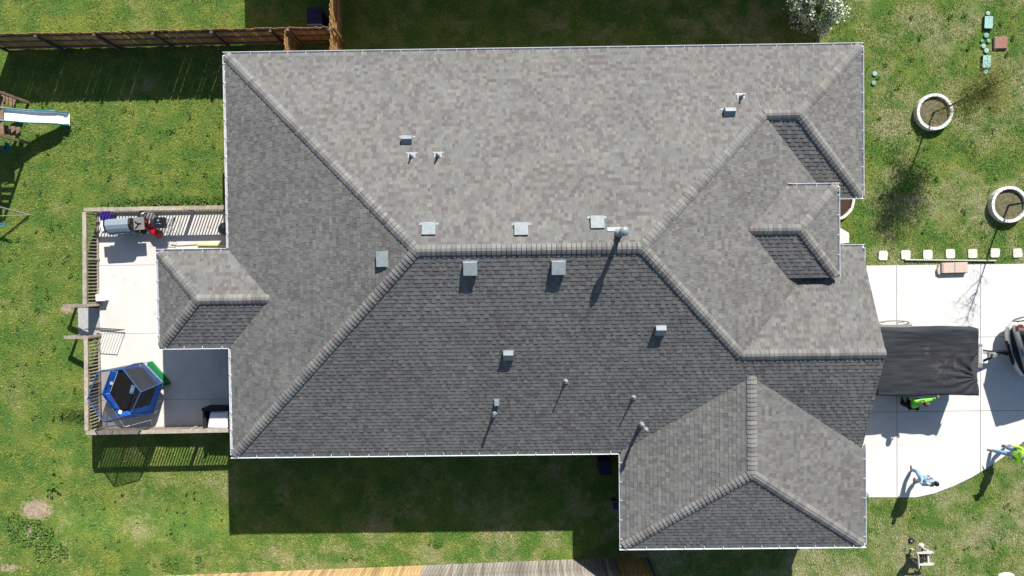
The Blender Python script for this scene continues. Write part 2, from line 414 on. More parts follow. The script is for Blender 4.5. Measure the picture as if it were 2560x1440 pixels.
# ---- gutters
GUTI = mat('gutter_inside', (.50, .53, .56), .5, var=.12, scale=5)
brk = MB(); brk.box((0, 0, 0), (.022, .10, .012)); brk.box((0, -.045, .012), (.03, .022, .022))
brk_me = None
def gutter(a, b, inw, z=EZ, first=.3, drop=.0):
    """a->b outer edge; inw: inward unit normal"""
    global brk_me
    a = Vector((a[0], a[1], 0)); b = Vector((b[0], b[1], 0)); d = (b - a).normalized(); inw = Vector(inw + (0,))
    prof = [(0, 0), (.014, .0), (.016, -.012), (.02, -.12), (.108, -.12), (.112, -.03), (.12, -.03), (.12, -.135), (.008, -.135), (0, -.03)]
    m = MB(); vs = []
    for o in (a, b):
        for u_, h in prof: vs.append(o + inw * u_ + Vector((0, 0, z + .01 + h)))
    n = len(prof)
    m.add(vs, [(i, (i + 1) % n, (i + 1) % n + n, i + n) for i in range(n)] + [tuple(range(n)), tuple(range(2 * n - 1, n - 1, -1))])
    g = m.build('gutter', WHITE, house, True)
    L = (b - a).length; t = first
    while t < L - .05:
        if brk_me is None:
            br = brk.build('gutter_bracket', GUTI, g); brk_me = br.data
        else:
            br = bpy.data.objects.new('gutter_bracket', brk_me); COL.objects.link(br); br.parent = g
        q = a + d * t + inw * .066 + Vector((0, 0, z + .012))
        br.location = q - house.location
        ang = math.atan2(inw.y, inw.x) + math.pi / 2
        br.rotation_euler = (0, 0, ang + math.pi)
        t += random.uniform(.64, .72)
    fb = MB(); A2 = a + inw * .135; B2 = b + inw * .135
    fb.bar(A2 + Vector((0, 0, z - .09)), B2 + Vector((0, 0, z - .09)), .02, .17)
    fb.build('fascia_board', TRIM, house, True)
gutter((XW, YN), (XE, YN), (0, -1)); gutter((XW, YN - .125), (XW, PN + .0), (1, 0)); gutter((XW, PS), (XW, YS + .125), (1, 0))
gutter((PW, PN), (XW - .005, PN), (0, -1)); gutter((PW, PN - .125), (PW, PS + .125), (1, 0)); gutter((PW, PS), (XW - .005, PS), (0, 1))
gutter((XW, YS), (XG - .005, YS), (0, 1)); gutter((XG, YS - .0), (XG, YG + .125), (1, 0)); gutter((XG, YG), (XGE, YG), (0, 1)); gutter((XGE, YG + .125), (XGE, eS + .15), (-1, 0))
gutter((XE, YN - .125), (XE, YNS + .125), (-1, 0)); gutter((XE, YNS), (11.1, YNS), (0, 1))
gutter((11.2, eGN + g_), (XR + .14, eGN + g_), (0, -1), first=.6); gutter((XR + .14, eGN - .005), (XR + .14, eGN - .7), (-1, 0), first=.35)
gutter((9.52, PYN), (PX, PYN), (0, -1), ZP); gutter((PX, PYN - .125), (PX, PYS), (-1, 0), ZP)
# soffits, walls
def outline(k):
    return [(XW + k, YN - k), (XE - k, YN - k), (XE - k, YNS + k), (eEm - k, YNS + k), (eEm - k, eGN + g_ - k), (XR - k * .6, eGN + g_ - k), (XR - k * .6, eS), (XGE - k, eS), (XGE - k, YG + k), (XG + k, YG + k), (XG + k, YS + k),
            (XW + k, YS + k), (XW + k, PS + k), (PW + k, PS + k), (PW + k, PN - k), (XW + k, PN - k)]
so_ = MB(); so_.prism(outline(.13), EZ - .15, EZ - .12); so_.build('soffit', TRIM, house, True)
wl = MB(); wl.prism(outline(.5), 0, EZ - .151); wl.build('wall', BRICK, house, True)
gw = MB(); gp = [(XR - .35, eGN - .35), (XR - .35, eS + .4), (XR - .35, yg)]
gw.add([(XR - .33, eGN - .3, EZ - .1), (XR - .33, eS + .1, EZ - .1), (XR - .33, yg, zg - .12), (XR - .45, eGN - .3, EZ - .1), (XR - .45, eS + .1, EZ - .1), (XR - .45, yg, zg - .12)], [(0, 2, 1), (3, 4, 5), (0, 1, 4, 3), (1, 2, 5, 4), (2, 0, 3, 5)])
gw.build('gable_wall', BRICK, house, True)
for ya, yb2 in ((eGN, yg), (eS, yg)):
    pln = GN if ya > yg else S_
    m = MB(); m.bar((XR - .03, ya + (-.75 if ya > yg else .0), zof(pln, 0, ya + (-.75 if ya > yg else 0)) - .12), (XR - .03, yb2, zg - .12), .02, .1)
    m.build('rake_board', WHITE, house, True)
pw = MB(); pw.box(((eEm - 1.2 + PX - .4) / 2, yp, (EZ + ZP - .1) / 2 - .3), (PX - .4 - eEm + 1.2, PYN - PYS - .8, ZP - EZ + .75)); pw.build('porch_wall', BRICK, house, True)
ps_ = MB(); ps_.box(((9.9 + PX - .13) / 2, yp, ZP - .13), (PX - .13 - 9.9, PYN - PYS - .2, .03)); ps_.build('porch_soffit', TRIM, house, True)
for yy in (PYN - .45, PYS + .45):
    m = MB(); m.box((PX - .5, yy, (ZP - .15) / 2), (.3, .3, ZP - .15)); m.build('porch_column', BRICK, house, True)
def window(c, w, h, n):
    n = Vector(n + (0,)); s_ = Vector((-n.y, n.x, 0)); c = Vector(c)
    fr = MB()
    for k_ in (-1, 1):
        fr.bar(c + s_ * k_ * w / 2 - Vector((0, 0, h / 2)) + n * .03, c + s_ * k_ * w / 2 + Vector((0, 0, h / 2)) + n * .03, .07, .07, up=n)
        fr.bar(c + Vector((0, 0, k_ * h / 2)) - s_ * w / 2 + n * .032, c + Vector((0, 0, k_ * h / 2)) + s_ * w / 2 + n * .032, .07, .07)
    fr.bar(c - s_ * w / 2 + n * .025, c + s_ * w / 2 + n * .025, .04, .04)
    f = fr.build('window', WHITE, house, True)
    g = MB(); g.bar(c - s_ * w / 2 + n * .008, c + s_ * w / 2 + n * .008, .012, h); g.build('pane', GLASS, f, True)
for x in (-8, -4.5, -.5, 3, 7, 10.5): window((x, YN - .5, 1.75), 1.1, 1.3, (0, 1))
for x in (-8.5, -5, -1, 2): window((x, YS + .5, 1.75), 1.1, 1.3, (0, -1))
window((XE - .5, 5.4, 1.7), 1.8, 1.4, (1, 0)); window((XW + .5, 4.5, 1.9), 1.2, 1.2, (-1, 0)); window((XW + .5, -4.5, 1.9), 1.8, 1.6, (-1, 0)); window((8, YG + .5, 1.7), 1.1, 1.2, (0, -1))
gd = MB(); gd.box((XR - .3 + .02, -2.8, 1.05), (.04, 4.9, 2.1)); gdo = gd.build('garage_door', TRIM, house, True)
for r in range(4):
    for c in range(4):
        m = MB(); m.box((XR - .3 + .05, -2.8 - 1.8 + c * 1.2, .28 + r * .51), (.02, 1.05, .4)); m.build('panel', WHITE, gdo, True, bevel=.01)
fd = MB(); fd.box((eEm - .5 + .03, 1.4, 1.1), (.05, 1.0, 2.1)); fdo = fd.build('front_door', mat('front_door_paint', (.12, .03, .02), .4), house, True)
# ---- things on the roof
def on(px, py, plane):
    d = Rc @ Vector(((px - 1280) / FPX, -(py - 720) / FPX, -1)); o = Vector((0, 0, CAMH))
    t = (plane[0] * o.x + plane[1] * o.y + plane[2] - o.z) / (d.z - plane[0] * d.x - plane[1] * d.y)
    return o + d * t
def frame(plane, down):
    """local frame on the slope: x across, y up-slope, z normal"""
    n = Vector((-plane[0], -plane[1], 1)).normalized(); y = Vector((down[0], down[1], 0)) * -1
    y = (y - n * y.dot(n)).normalized(); x = y.cross(n)
    return Matrix((x, y, n)).transposed()
DN = {id(N_): (0, 1), id(S_): (0, -1), id(W_): (-1, 0), id(E_): (1, 0)}
def boxvent(px, py, plane, w=.44, l=.42, h=.13, kind=0, m_=None):
    c = on(px, py, plane); M = frame(plane, DN[id(plane)]); m_ = m_ or GALV
    e = MB()
    if kind == 0:
        q = [(-w / 2, -l / 2, h * .75), (w / 2, -l / 2, h * .75), (w / 2, l / 2, h), (-w / 2, l / 2, h)]
        q = [(-w / 2, -l / 2, h), (w / 2, -l / 2, h), (w / 2, l / 2, h * .55), (-w / 2, l / 2, h * .55)]
        lo = [(x, y, .02 if y > 0 else .045) for x, y, z in q]
        e.add([c + M @ Vector(v) for v in q + lo], [(0, 1, 2, 3), (7, 6, 5, 4), (4, 5, 1, 0), (5, 6, 2, 1), (6, 7, 3, 2), (7, 4, 0, 3)])
        e.add([c + M @ Vector(v) for v in [(-w / 2 * .85, -l / 2 * .85, .055), (w / 2 * .85, -l / 2 * .85, .055), (w / 2 * .85, l / 2 * .8, .055), (-w / 2 * .85, l / 2 * .8, .055)] + [(-w / 2 * .85, -l / 2 * .85, 0), (w / 2 * .85, -l / 2 * .85, 0), (w / 2 * .85, l / 2 * .8, 0), (-w / 2 * .85, l / 2 * .8, 0)]],
              [(0, 1, 2, 3), (4, 5, 1, 0), (5, 6, 2, 1), (6, 7, 3, 2), (7, 4, 0, 3)])
    else:      # taller hood: flat north part, sloping south part
        zb = zof(plane, c.x, c.y + l / 2) if plane is N_ else 0
        top = max(zof(plane, c.x, c.y - l / 2), zof(plane, c.x, c.y + l / 2)) + h
        pts = [(-l / 2, top - .16), (0.02, top), (l / 2, top - .05)]
        vs = []
        for x in (-w / 2, w / 2):
            for y, z in pts: vs.append((c.x + x, c.y + y, z))
            for y in (l / 2, -l / 2): vs.append((c.x + x, c.y + y, zof(plane, c.x, c.y + y)))
        e.add(vs, [(0, 1, 2, 3, 4), (9, 8, 7, 6, 5), (5, 6, 1, 0), (6, 7, 2, 1), (7, 8, 3, 2), (9, 5, 0, 4)])
    v = e.build('box_vent', m_, house, True, bevel=.006)
    fl = MB(); fw, fh = w / 2 + (.09 if plane is N_ else .03), l / 2 + .03
    sy = -1 if plane is N_ else 1
    if plane is N_: c = c + M @ Vector((0, 0, 0))
    fl.add([c + M @ Vector(q) for q in [(-fw, sy * l / 2 * .75, .024), (fw, sy * l / 2 * .75, .024), (fw, sy * fh, .024), (-fw, sy * fh, .024), (-fw, sy * l / 2 * .75, -.01), (fw, sy * l / 2 * .75, -.01), (fw, sy * fh, -.01), (-fw, sy * fh, -.01)]], [(0, 1, 2, 3), (4, 5, 1, 0), (5, 6, 2, 1), (6, 7, 3, 2), (7, 4, 0, 3)])
    fl.build('flange', m_, v, True)
for a in ((1072, 574), (1303, 575), (1493, 558)): boxvent(a[0], a[1], N_)
boxvent(958, 648, W_, .50, .34, .15); boxvent(1176, 668, S_, h=.2); boxvent(1396, 666, S_, h=.2)
boxvent(1018, 352, N_, .36, .30, .17, 1); boxvent(1822, 283, N_, .36, .30, .17, 1); boxvent(1650, 826, S_, .34, .34, .17, 1, LEADW); boxvent(1271, 888, S_, .34, .34, .17, 1)
boxvent(1242, 1004, S_, .17, .2, .12)
def pipe(px, py, plane, h=.33, r=.028, boot=True, wflash=.36, flm=None):
    c = on(px, py, plane); M = frame(plane, DN[id(plane)]); e = MB()
    e.lathe(c - Vector((0, 0, .05)), [(r, 0), (r, h + .05), (r * .72, h + .05), (r * .72, h - .1), (0, h - .1)], 14)
    v = e.build('vent_pipe', LEAD, house, True, smooth=False)
    f = MB()
    if wflash:
        for dz, ww, y0, y1 in ((.028, wflash / 2, -wflash * .42, -.09), (.026, wflash * .36, -.09, wflash * .2)):
            f.add([c + M @ Vector(q) for q in [(-ww, y0, dz), (ww, y0, dz), (ww, y1, dz), (-ww, y1, dz), (-ww, y0, 0), (ww, y0, 0), (ww, y1, 0), (-ww, y1, 0)]], [(0, 1, 2, 3), (4, 5, 1, 0), (5, 6, 2, 1), (6, 7, 3, 2), (7, 4, 0, 3)])
        f.build('flashing', flm or LEADW, v, True)
    b = MB(); b.lathe(c, [(.1, .0), (.085, .04), (r * 1.5, .12), (r * 1.15, .16)], 16); b.build('boot', LEADW, v, True, smooth=True)
    return c, v
pipe(1029, 391, N_, .34); pipe(1095, 390, N_, .36, .035); pipe(1852, 243, N_, .33, .03)
pipe(1236, 1033, S_, .47, .045, wflash=0); pipe(1414, 953, S_, .42, .026, wflash=.22, flm=GALV); pipe(1583, 993, S_, .42, .026, wflash=.22, flm=GALV)
def bvent(px, py, plane, h, r, rc, fl):
    c = on(px, py, plane); M = frame(plane, DN[id(plane)])
    e = MB(); e.lathe(c - Vector((0, 0, .05)), [(r, 0), (r, h), (0, h)], 18); v = e.build('chimney_flue', LEAD, house, True)
    k_ = MB(); k_.lathe(c + Vector((0, 0, h - .1)), [(rc, 0), (rc, .1), (rc * .8, .14), (rc * .5, .16), (rc * .45, .175), (rc * .2, .185), (0, .185)], 22); k_.lathe(c + Vector((0, 0, h - .1)), [(0, 0), (rc, 0)], 22)
    k_.build('flue_cap', LEAD, v, True)
    cn = MB(); cn.lathe(c, [(r * 2.3, -.03), (r * 1.9, .05), (r * 1.1, .28), (r * 1.5, .29), (r * 1.4, .31), (r, .33)], 18); cn.build('cone', LEADW, v, True)
    if fl:
        f = MB(); f.add([c + M @ Vector(q) for q in [(-.3, -.22, .028), (.36, -.22, .028), (.36, -.08, .028), (-.3, -.08, .028), (-.3, -.22, 0), (.36, -.22, 0), (.36, -.08, 0), (-.3, -.08, 0)]], [(0, 1, 2, 3), (4, 5, 1, 0), (5, 6, 2, 1), (6, 7, 3, 2), (7, 4, 0, 3)]); f.build('flashing', LEADW, v, True)
bvent(1547, 584, N_, 1.12, .075, .145, True); bvent(1603, 1060, S_, .92, .05, .09, False)
# ================================================================== GROUND
def grass_nodes(N, L, vec):
    """own colour of the turf from place to place: green, yellow-green and dry tan"""
    def nz(s, d=5, r=.6):
        n = N.new('ShaderNodeTexNoise'); n.inputs['Scale'].default_value = s; n.inputs['Detail'].default_value = d; n.inputs['Roughness'].default_value = r
        L.new(vec, n.inputs['Vector']); return n.outputs[0]
    def ramp(src, a, b, c0, c1):
        r = N.new('ShaderNodeValToRGB'); r.color_ramp.elements[0].position = a; r.color_ramp.elements[1].position = b
        r.color_ramp.elements[0].color = c0; r.color_ramp.elements[1].color = c1; L.new(src, r.inputs[0]); return r.outputs[0]
    def mix(f, a, b):
        m = N.new('ShaderNodeMix'); m.data_type = 'RGBA'
        for s, v in ((m.inputs[0], f), (m.inputs[6], a), (m.inputs[7], b)):
            if isinstance(v, (tuple, float)): s.default_value = v
            else: L.new(v, s)
        return m.outputs[2]
    sx = N.new('ShaderNodeSeparateXYZ'); L.new(vec, sx.inputs[0])
    # the front yard (east) is drier than the back yard (west)
    mr = N.new('ShaderNodeMapRange'); mr.inputs['From Min'].default_value = -20; mr.inputs['From Max'].default_value = 18
    mr.inputs['To Min'].default_value = -.13; mr.inputs['To Max'].default_value = .0; L.new(sx.outputs[0], mr.inputs[0])
    mr2 = N.new('ShaderNodeMapRange'); mr2.inputs['From Min'].default_value = -6; mr2.inputs['From Max'].default_value = -11
    mr2.inputs['To Min'].default_value = 0; mr2.inputs['To Max'].default_value = .05; L.new(sx.outputs[1], mr2.inputs[0])
    a1 = N.new('ShaderNodeMath'); a1.operation = 'ADD'; L.new(nz(.55, 9, .72), a1.inputs[0]); L.new(mr.outputs[0], a1.inputs[1])
    a2 = N.new('ShaderNodeMath'); a2.operation = 'ADD'; L.new(a1.outputs[0], a2.inputs[0]); L.new(mr2.outputs[0], a2.inputs[1])
    green = mix(ramp(nz(1.1), .4, .6, (0, 0, 0, 1), (1, 1, 1, 1)), (.092, .172, .034, 1), (.175, .22, .045, 1))
    tan = mix(ramp(nz(3.), .4, .6, (0, 0, 0, 1), (1, 1, 1, 1)), (.34, .31, .19, 1), (.235, .245, .10, 1))
    c = mix(ramp(a2.outputs[0], .46, .66, (0, 0, 0, 1), (1, 1, 1, 1)), green, tan)
    return c, nz, ramp, mix
SOILP = [(P(90, 1274), .62, .42), (P(78, 1334), .32, .34), (P(168, 775), .36, .14), (P(20, 1420), .5, .15)]
def soilmask(N, L, src):
    m = N.new('ShaderNodeMapRange'); m.inputs['From Min'].default_value = 2.35; m.inputs['From Max'].default_value = 1.95; L.new(src, m.inputs[0]); return m.outputs[0]
def mixsoil(N, L, nz):
    r = N.new('ShaderNodeValToRGB'); r.color_ramp.elements[0].position = .35; r.color_ramp.elements[1].position = .65; r.color_ramp.elements[0].color = (.24, .18, .12, 1); r.color_ramp.elements[1].color = (.44, .34, .25, 1); L.new(nz(7, 5, .7), r.inputs[0]); return r.outputs[0]
def lawn_mat():
    m, t, b = newmat('lawn_turf'); N = t.nodes; L = t.links
    g = N.new('ShaderNodeNewGeometry'); c, nz, ramp, mix = grass_nodes(N, L, g.outputs['Position'])
    fine = ramp(nz(16, 6, .75), .3, .7, (.4, .4, .4, 1), (1.25, 1.25, 1.25, 1))
    v = N.new('ShaderNodeVectorMath'); v.operation = 'MULTIPLY'; L.new(c, v.inputs[0]); L.new(fine, v.inputs[1])
    out = v.outputs[0]
    for c_, a_, b_ in SOILP:
        sb = N.new('ShaderNodeVectorMath'); sb.operation = 'SUBTRACT'; L.new(g.outputs['Position'], sb.inputs[0]); sb.inputs[1].default_value = (c_.x, c_.y, 0)
        ml = N.new('ShaderNodeVectorMath'); ml.operation = 'MULTIPLY'; L.new(sb.outputs[0], ml.inputs[0]); ml.inputs[1].default_value = (1 / a_, 1 / b_, 0)
        ln = N.new('ShaderNodeVectorMath'); ln.operation = 'LENGTH'; L.new(ml.outputs[0], ln.inputs[0])
        ad = N.new('ShaderNodeMath'); ad.operation = 'MULTIPLY_ADD'; L.new(nz(4, 6, .7), ad.inputs[0]); ad.inputs[1].default_value = 2.4; L.new(ln.outputs['Value'], ad.inputs[2])
        out = mix(ramp(ad.outputs[0], 0, 1, (1, 1, 1, 1), (0, 0, 0, 1)) if False else soilmask(N, L, ad.outputs[0]), out, mixsoil(N, L, nz))
    L.new(out, b.inputs['Base Color'])
    b.inputs['Roughness'].default_value = 1; b.inputs['Specular IOR Level'].default_value = .05
    bp = N.new('ShaderNodeBump'); bp.inputs['Strength'].default_value = .9; bp.inputs['Distance'].default_value = .05; L.new(nz(14, 6, .75), bp.inputs['Height']); L.new(bp.outputs[0], b.inputs['Normal'])
    return m
def blade_mat():
    m, t, b = newmat('grass_blade'); N = t.nodes; L = t.links
    g = N.new('ShaderNodeNewGeometry'); c, nz, ramp, mix = grass_nodes(N, L, g.outputs['Position'])
    at = N.new('ShaderNodeAttribute'); at.attribute_name = 'tab'
    v = N.new('ShaderNodeVectorMath'); v.operation = 'MULTIPLY'; L.new(c, v.inputs[0]); L.new(at.outputs['Color'], v.inputs[1])
    L.new(v.outputs[0], b.inputs['Base Color']); b.inputs['Roughness'].default_value = .65; b.inputs['Specular IOR Level'].default_value = .25
    return m
LAWN = lawn_mat(); BLADE = blade_mat()
def ss(t): t = np.clip(t, 0, 1); return t * t * (3 - 2 * t)
def G(x, y): return -.38 * ss((-11.3 - x) / .8) * ss((x + 19.8) / 1.2) * ss((-5.2 - y) / .9) * ss((y + 11.0) / 1.6)  # swale added to the lawn to lengthen the patio railing's shadow
gm = MB(); gx = [-180] + [-21 + .25 * i for i in range(45)] + [0, 180]; gy = [-180] + [-12 + .25 * i for i in range(33)] + [0, 180]
gm.add([(x, y, float(G(x, y))) for x in gx for y in gy], [(i * len(gy) + j, (i + 1) * len(gy) + j, (i + 1) * len(gy) + j + 1, i * len(gy) + j + 1) for i in range(len(gx) - 1) for j in range(len(gy) - 1)])
tag(gm.build('lawn', LAWN, smooth=True), kind='structure')
# driveway outline
sc = [(2160, 1243), (2290, 1243), (2335, 1233), (2385, 1214), (2430, 1192), (2478, 1162), (2520, 1133), (2548, 1112), (2562, 1100), (2700, 1040)]
dw = [tuple(P(x, y)[:2]) for x, y in sc]
dw = [(12.2, dw[0][1])] + dw + [(dw[-1][0] + 6, dw[-1][1] + 1), (dw[-1][0] + 6, P(2500, 661).y), (12.2, P(2160, 664).y)]
jx = [P(2241, 900).x, P(2450, 900).x]; jy = [P(2500, 842).y, P(2350, 1028).y]
base = MB(); base.prism(dw, -.1, .012); drv = base.build('driveway', JOINT); tag(drv, kind='structure')
def slabs(poly, xs, ys, parent, m_, z0, z1, gap=.008, skip=lambda i, j: False):
    xs = [-99] + xs + [99]; ys = sorted(ys); ys = [-99] + ys + [99]
    for i in range(len(xs) - 1):
        for j in range(len(ys) - 1):
            q = poly
            for h in (xmin(xs[i] + gap), xmax(xs[i + 1] - gap), ymin(ys[j] + gap), ymax(ys[j + 1] - gap)): q = clip(q, h)
            if len(q) < 3: continue
            b = MB(); b.prism(q, z0, z1); b.build('slab', m_, parent, bevel=.006)
slabs(dw, jx + [jx[1] + 3.4, jx[1] + 6.8], jy, drv, CONC, .0, .03)
# front path and flower bed between porch and wing
m = MB(); m.prism([(11, .9), tuple(P(2122, 607)[:2]), tuple(P(2122, 583)[:2]), tuple(P(2104, 572)[:2]), (11, 2.3)], -.1, .035)
pth = m.build('front_path', CONC2); tag(pth, kind='structure')
m = MB(); a = [P(2132, 490), P(2130, 505), P(2126, 522), P(2117, 534), P(2104, 545), P(2085, 548)]
m.prism([(q.x, q.y) for q in a] + [(11, P(0, 548).y), (11, P(0, 490).y)], -.05, .05)
bed = m.build('flower_bed_soil', mat('mulch', (.055, .03, .018), .95, var=.6, scale=25, bump=.6)); tag(bed, kind='structure')
fb_ = thing('flower_bed_edging', (12.8, 2.8, 0), 'curved pale concrete edging of the flower bed between porch and front wing', 'garden edging')
for i in range(len(a) - 1):
    m = MB(); m.bar((a[i].x, a[i].y, .07), (a[i + 1].x, a[i + 1].y, .07), .11, .15); m.build('edging_block', STONE, fb_, True, bevel=.01)
# patio
PZ = .25
pe = P(247, 700, PZ).x; pnn = P(400, 530, PZ).y; pss = P(400, 1072, PZ).y
pat = MB(); pat.prism([(pe, pss), (-10.1, pss), (-10.1, pnn), (pe, pnn)], -.5, PZ - .01); pto = pat.build('patio', JOINT); tag(pto, kind='structure')
slabs([(pe, pss), (-10.1, pss), (-10.1, pnn), (pe, pnn)], [], [P(330, 663, PZ).y, P(330, 834, PZ).y, P(330, 1000, PZ).y], pto, CONC2, PZ - .3, PZ, .006)
pst = MB()
y0 = P(230, 842, .6).y; y1 = P(230, 770, .6).y
steps = thing('patio_steps', (pe - .5, (y0 + y1) / 2, 0), 'grey concrete steps from the patio opening down to the lawn', 'steps')
for i in range(2):
    m = MB(); m.box((pe - .26 - i * .5, (y0 + y1) / 2, (PZ - .09 * (i + 1)) / 2), (.5, y1 - y0 - .05, PZ - .09 * (i + 1))); m.build('step', mat('step_concrete', (.34, .34, .33), .9, var=.1, bump=.2) if i == 0 else bpy.data.materials['step_concrete'], steps, True, bevel=.01)
# ================================================================== GRASS BLADES
def inside(poly, x, y):
    r = np.zeros(len(x), bool); n = len(poly)
    for i in range(n):
        x1, y1_ = poly[i]; x2, y2_ = poly[(i + 1) % n]
        c = ((y1_ > y) != (y2_ > y)) & (x < (x2 - x1) * (y - y1_) / (y2_ - y1_ + 1e-12) + x1); r ^= c
    return r
pat_poly = [(pe - .02, pss), (-10, pss), (-10, pnn), (pe - .02, pnn)]
RINGS = [(P(2338, 279, .2), .72), (P(2525, 512, .2), .72)]
dirtc = [(P(88, 1272), .5, .33), (P(72, 1336), .2, .22), (P(168, 772), .3, .1)]
def blades(n, x0, x1, y0, y1, ln=(.04, .09), wd=(.012, .024), dens=True):
    x = rng.uniform(x0, x1, n); y = rng.uniform(y0, y1, n)
    k = np.ones(n, bool)
    for q in (outline(.45), pat_poly, dw): k &= ~inside(q, x, y)
    for c, r in RINGS: k &= (x - c.x) ** 2 + (y - c.y) ** 2 > (r * .8) ** 2
    for c, a_, b_ in dirtc: k &= (((x - c.x) / a_) ** 2 + ((y - c.y) / b_) ** 2) + .9 * (vnoise(x, y, .18) - .5) > 1
    if dens: k &= (.55 * vnoise(x, y, .35) + .45 * vnoise(x + 9, y, 1.1)) > rng.uniform(.12, .62, n)
    x = x[k]; y = y[k]; n = len(x)
    L_ = rng.uniform(*ln, n); w = rng.uniform(*wd, n); a = rng.uniform(0, 2 * math.pi, n); lean = rng.uniform(.35, 1.35, n)
    tx = np.cos(a) * np.sin(lean) * L_; ty = np.sin(a) * np.sin(lean) * L_; tz = np.cos(lean) * L_
    px_ = -np.sin(a) * w; py_ = np.cos(a) * w
    V = np.zeros((n, 4, 3), np.float32)
    V[:, 0] = np.stack([x - px_ / 2, y - py_ / 2, np.zeros(n)], 1); V[:, 1] = np.stack([x + px_ / 2, y + py_ / 2, np.zeros(n)], 1)
    V[:, 2] = np.stack([x + tx * .6 + px_ * .45, y + ty * .6 + py_ * .45, tz * .75], 1); V[:, 3] = np.stack([x + tx, y + ty, tz], 1)
    V[:, :, 2] += G(x, y)[:, None]
    return V, rng.uniform(.55, 1.75, n) , rng.uniform(-.1, .1, n)
def blade_mesh(name, V, br, hue, m_, label=None, cat=None):
    n = len(V); me = bpy.data.meshes.new(name); me.vertices.add(4 * n); me.vertices.foreach_set('co', V.ravel())
    me.loops.add(4 * n); me.polygons.add(n)
    me.loops.foreach_set('vertex_index', np.arange(4 * n, dtype=np.int32)); me.polygons.foreach_set('loop_start', np.arange(0, 4 * n, 4, dtype=np.int32)); me.polygons.foreach_set('loop_total', np.full(n, 4, np.int32))
    at = me.attributes.new('tab', 'FLOAT_COLOR', 'FACE'); C = np.ones((n, 4), np.float32); C[:, 0] = br * (1 + hue * 1.5); C[:, 1] = br; C[:, 2] = br * (1 + hue)
    at.data.foreach_set('color', C.ravel()); me.update(); me.validate(); me.materials.append(m_)
    o = bpy.data.objects.new(name, me); COL.objects.link(o); tag(o, label, cat, kind='stuff'); return o
V, br, hu = blades(620000, -22.5, 22.5, -13.2, 12.8)
blade_mesh('grass', V, br, hu, BLADE, 'short patchy lawn grass, lush green behind the house and drier in front', 'grass')
LEAF = mat('weed_leaf', (.07, .16, .025), .6, scale=3, rgb2=(.16, .26, .05))
def weeds(name, spots, label, m_=None, n=9, size=(.05, .1), hgt=.05):
    m = MB()
    for (c, rx, ry, cnt) in spots:
        for _ in range(cnt):
            a = random.uniform(0, 2 * math.pi); r = math.sqrt(random.random()); x = c.x + r * rx * math.cos(a); y = c.y + r * ry * math.sin(a); s = random.uniform(*size)
            for j in range(random.randint(5, n)):
                b = random.uniform(0, 2 * math.pi); l = s * random.uniform(.7, 1.3); d = Vector((math.cos(b), math.sin(b), 0)); sd = Vector((-d.y, d.x, 0)) * l * .28
                z = random.uniform(.01, hgt); o = Vector((x, y, z))
                m.add([o, o + d * l * .5 + sd + Vector((0, 0, l * .4)), o + d * l + Vector((0, 0, l * .25)), o + d * l * .5 - sd + Vector((0, 0, l * .4))], [(0, 1, 2, 3)])
    o = m.build(name, m_ or LEAF); tag(o, label, 'weeds', kind='stuff'); return o
weeds('weeds', [(P(75, 1330), 1.0, .55, 110), (P(130, 1380), .7, .5, 45), (P(40, 1300), .4, .3, 20), (P(130, 1225), .3, .25, 8)], 'clump of leafy green weeds around the bare soil patch in the lower left', size=(.07, .13))
weeds('weeds', [(P(430, 500), 1.6, .14, 110), (P(330, 508), 1.2, .12, 50), (P(530, 500), .5, .18, 30)], 'leafy weeds growing along the outside of the patio top railing')
weeds('weeds', [(P(425, 1410), .35, .28, 45), (P(500, 1405), .2, .25, 18), (P(310, 1425), .2, .2, 12), (P(1090, 1360), .3, .15, 12), (P(880, 1395), .5, .1, 10)], 'tufts of brighter green weeds near the bottom fence')
weeds('weeds', [(P(random.uniform(10, 560), random.uniform(260, 500)), .08, .08, 2) for _ in range(40)] + [(P(random.uniform(10, 190), random.uniform(540, 1200)), .08, .08, 2) for _ in range(50)] + [(P(random.uniform(180, 560), random.uniform(1200, 1420)), .06, .06, 1) for _ in range(40)], 'small broad-leaved weeds scattered through the back lawn')
weeds('weeds', [(P(random.uniform(2180, 2540), random.uniform(20, 620)), .08, .08, 2) for _ in range(45)] + [(P(random.uniform(2190, 2540), random.uniform(1260, 1430)), .06, .06, 1) for _ in range(20)] + [(P(2490, 500), .18, .4, 25)], 'small broad-leaved weeds scattered through the front lawn')
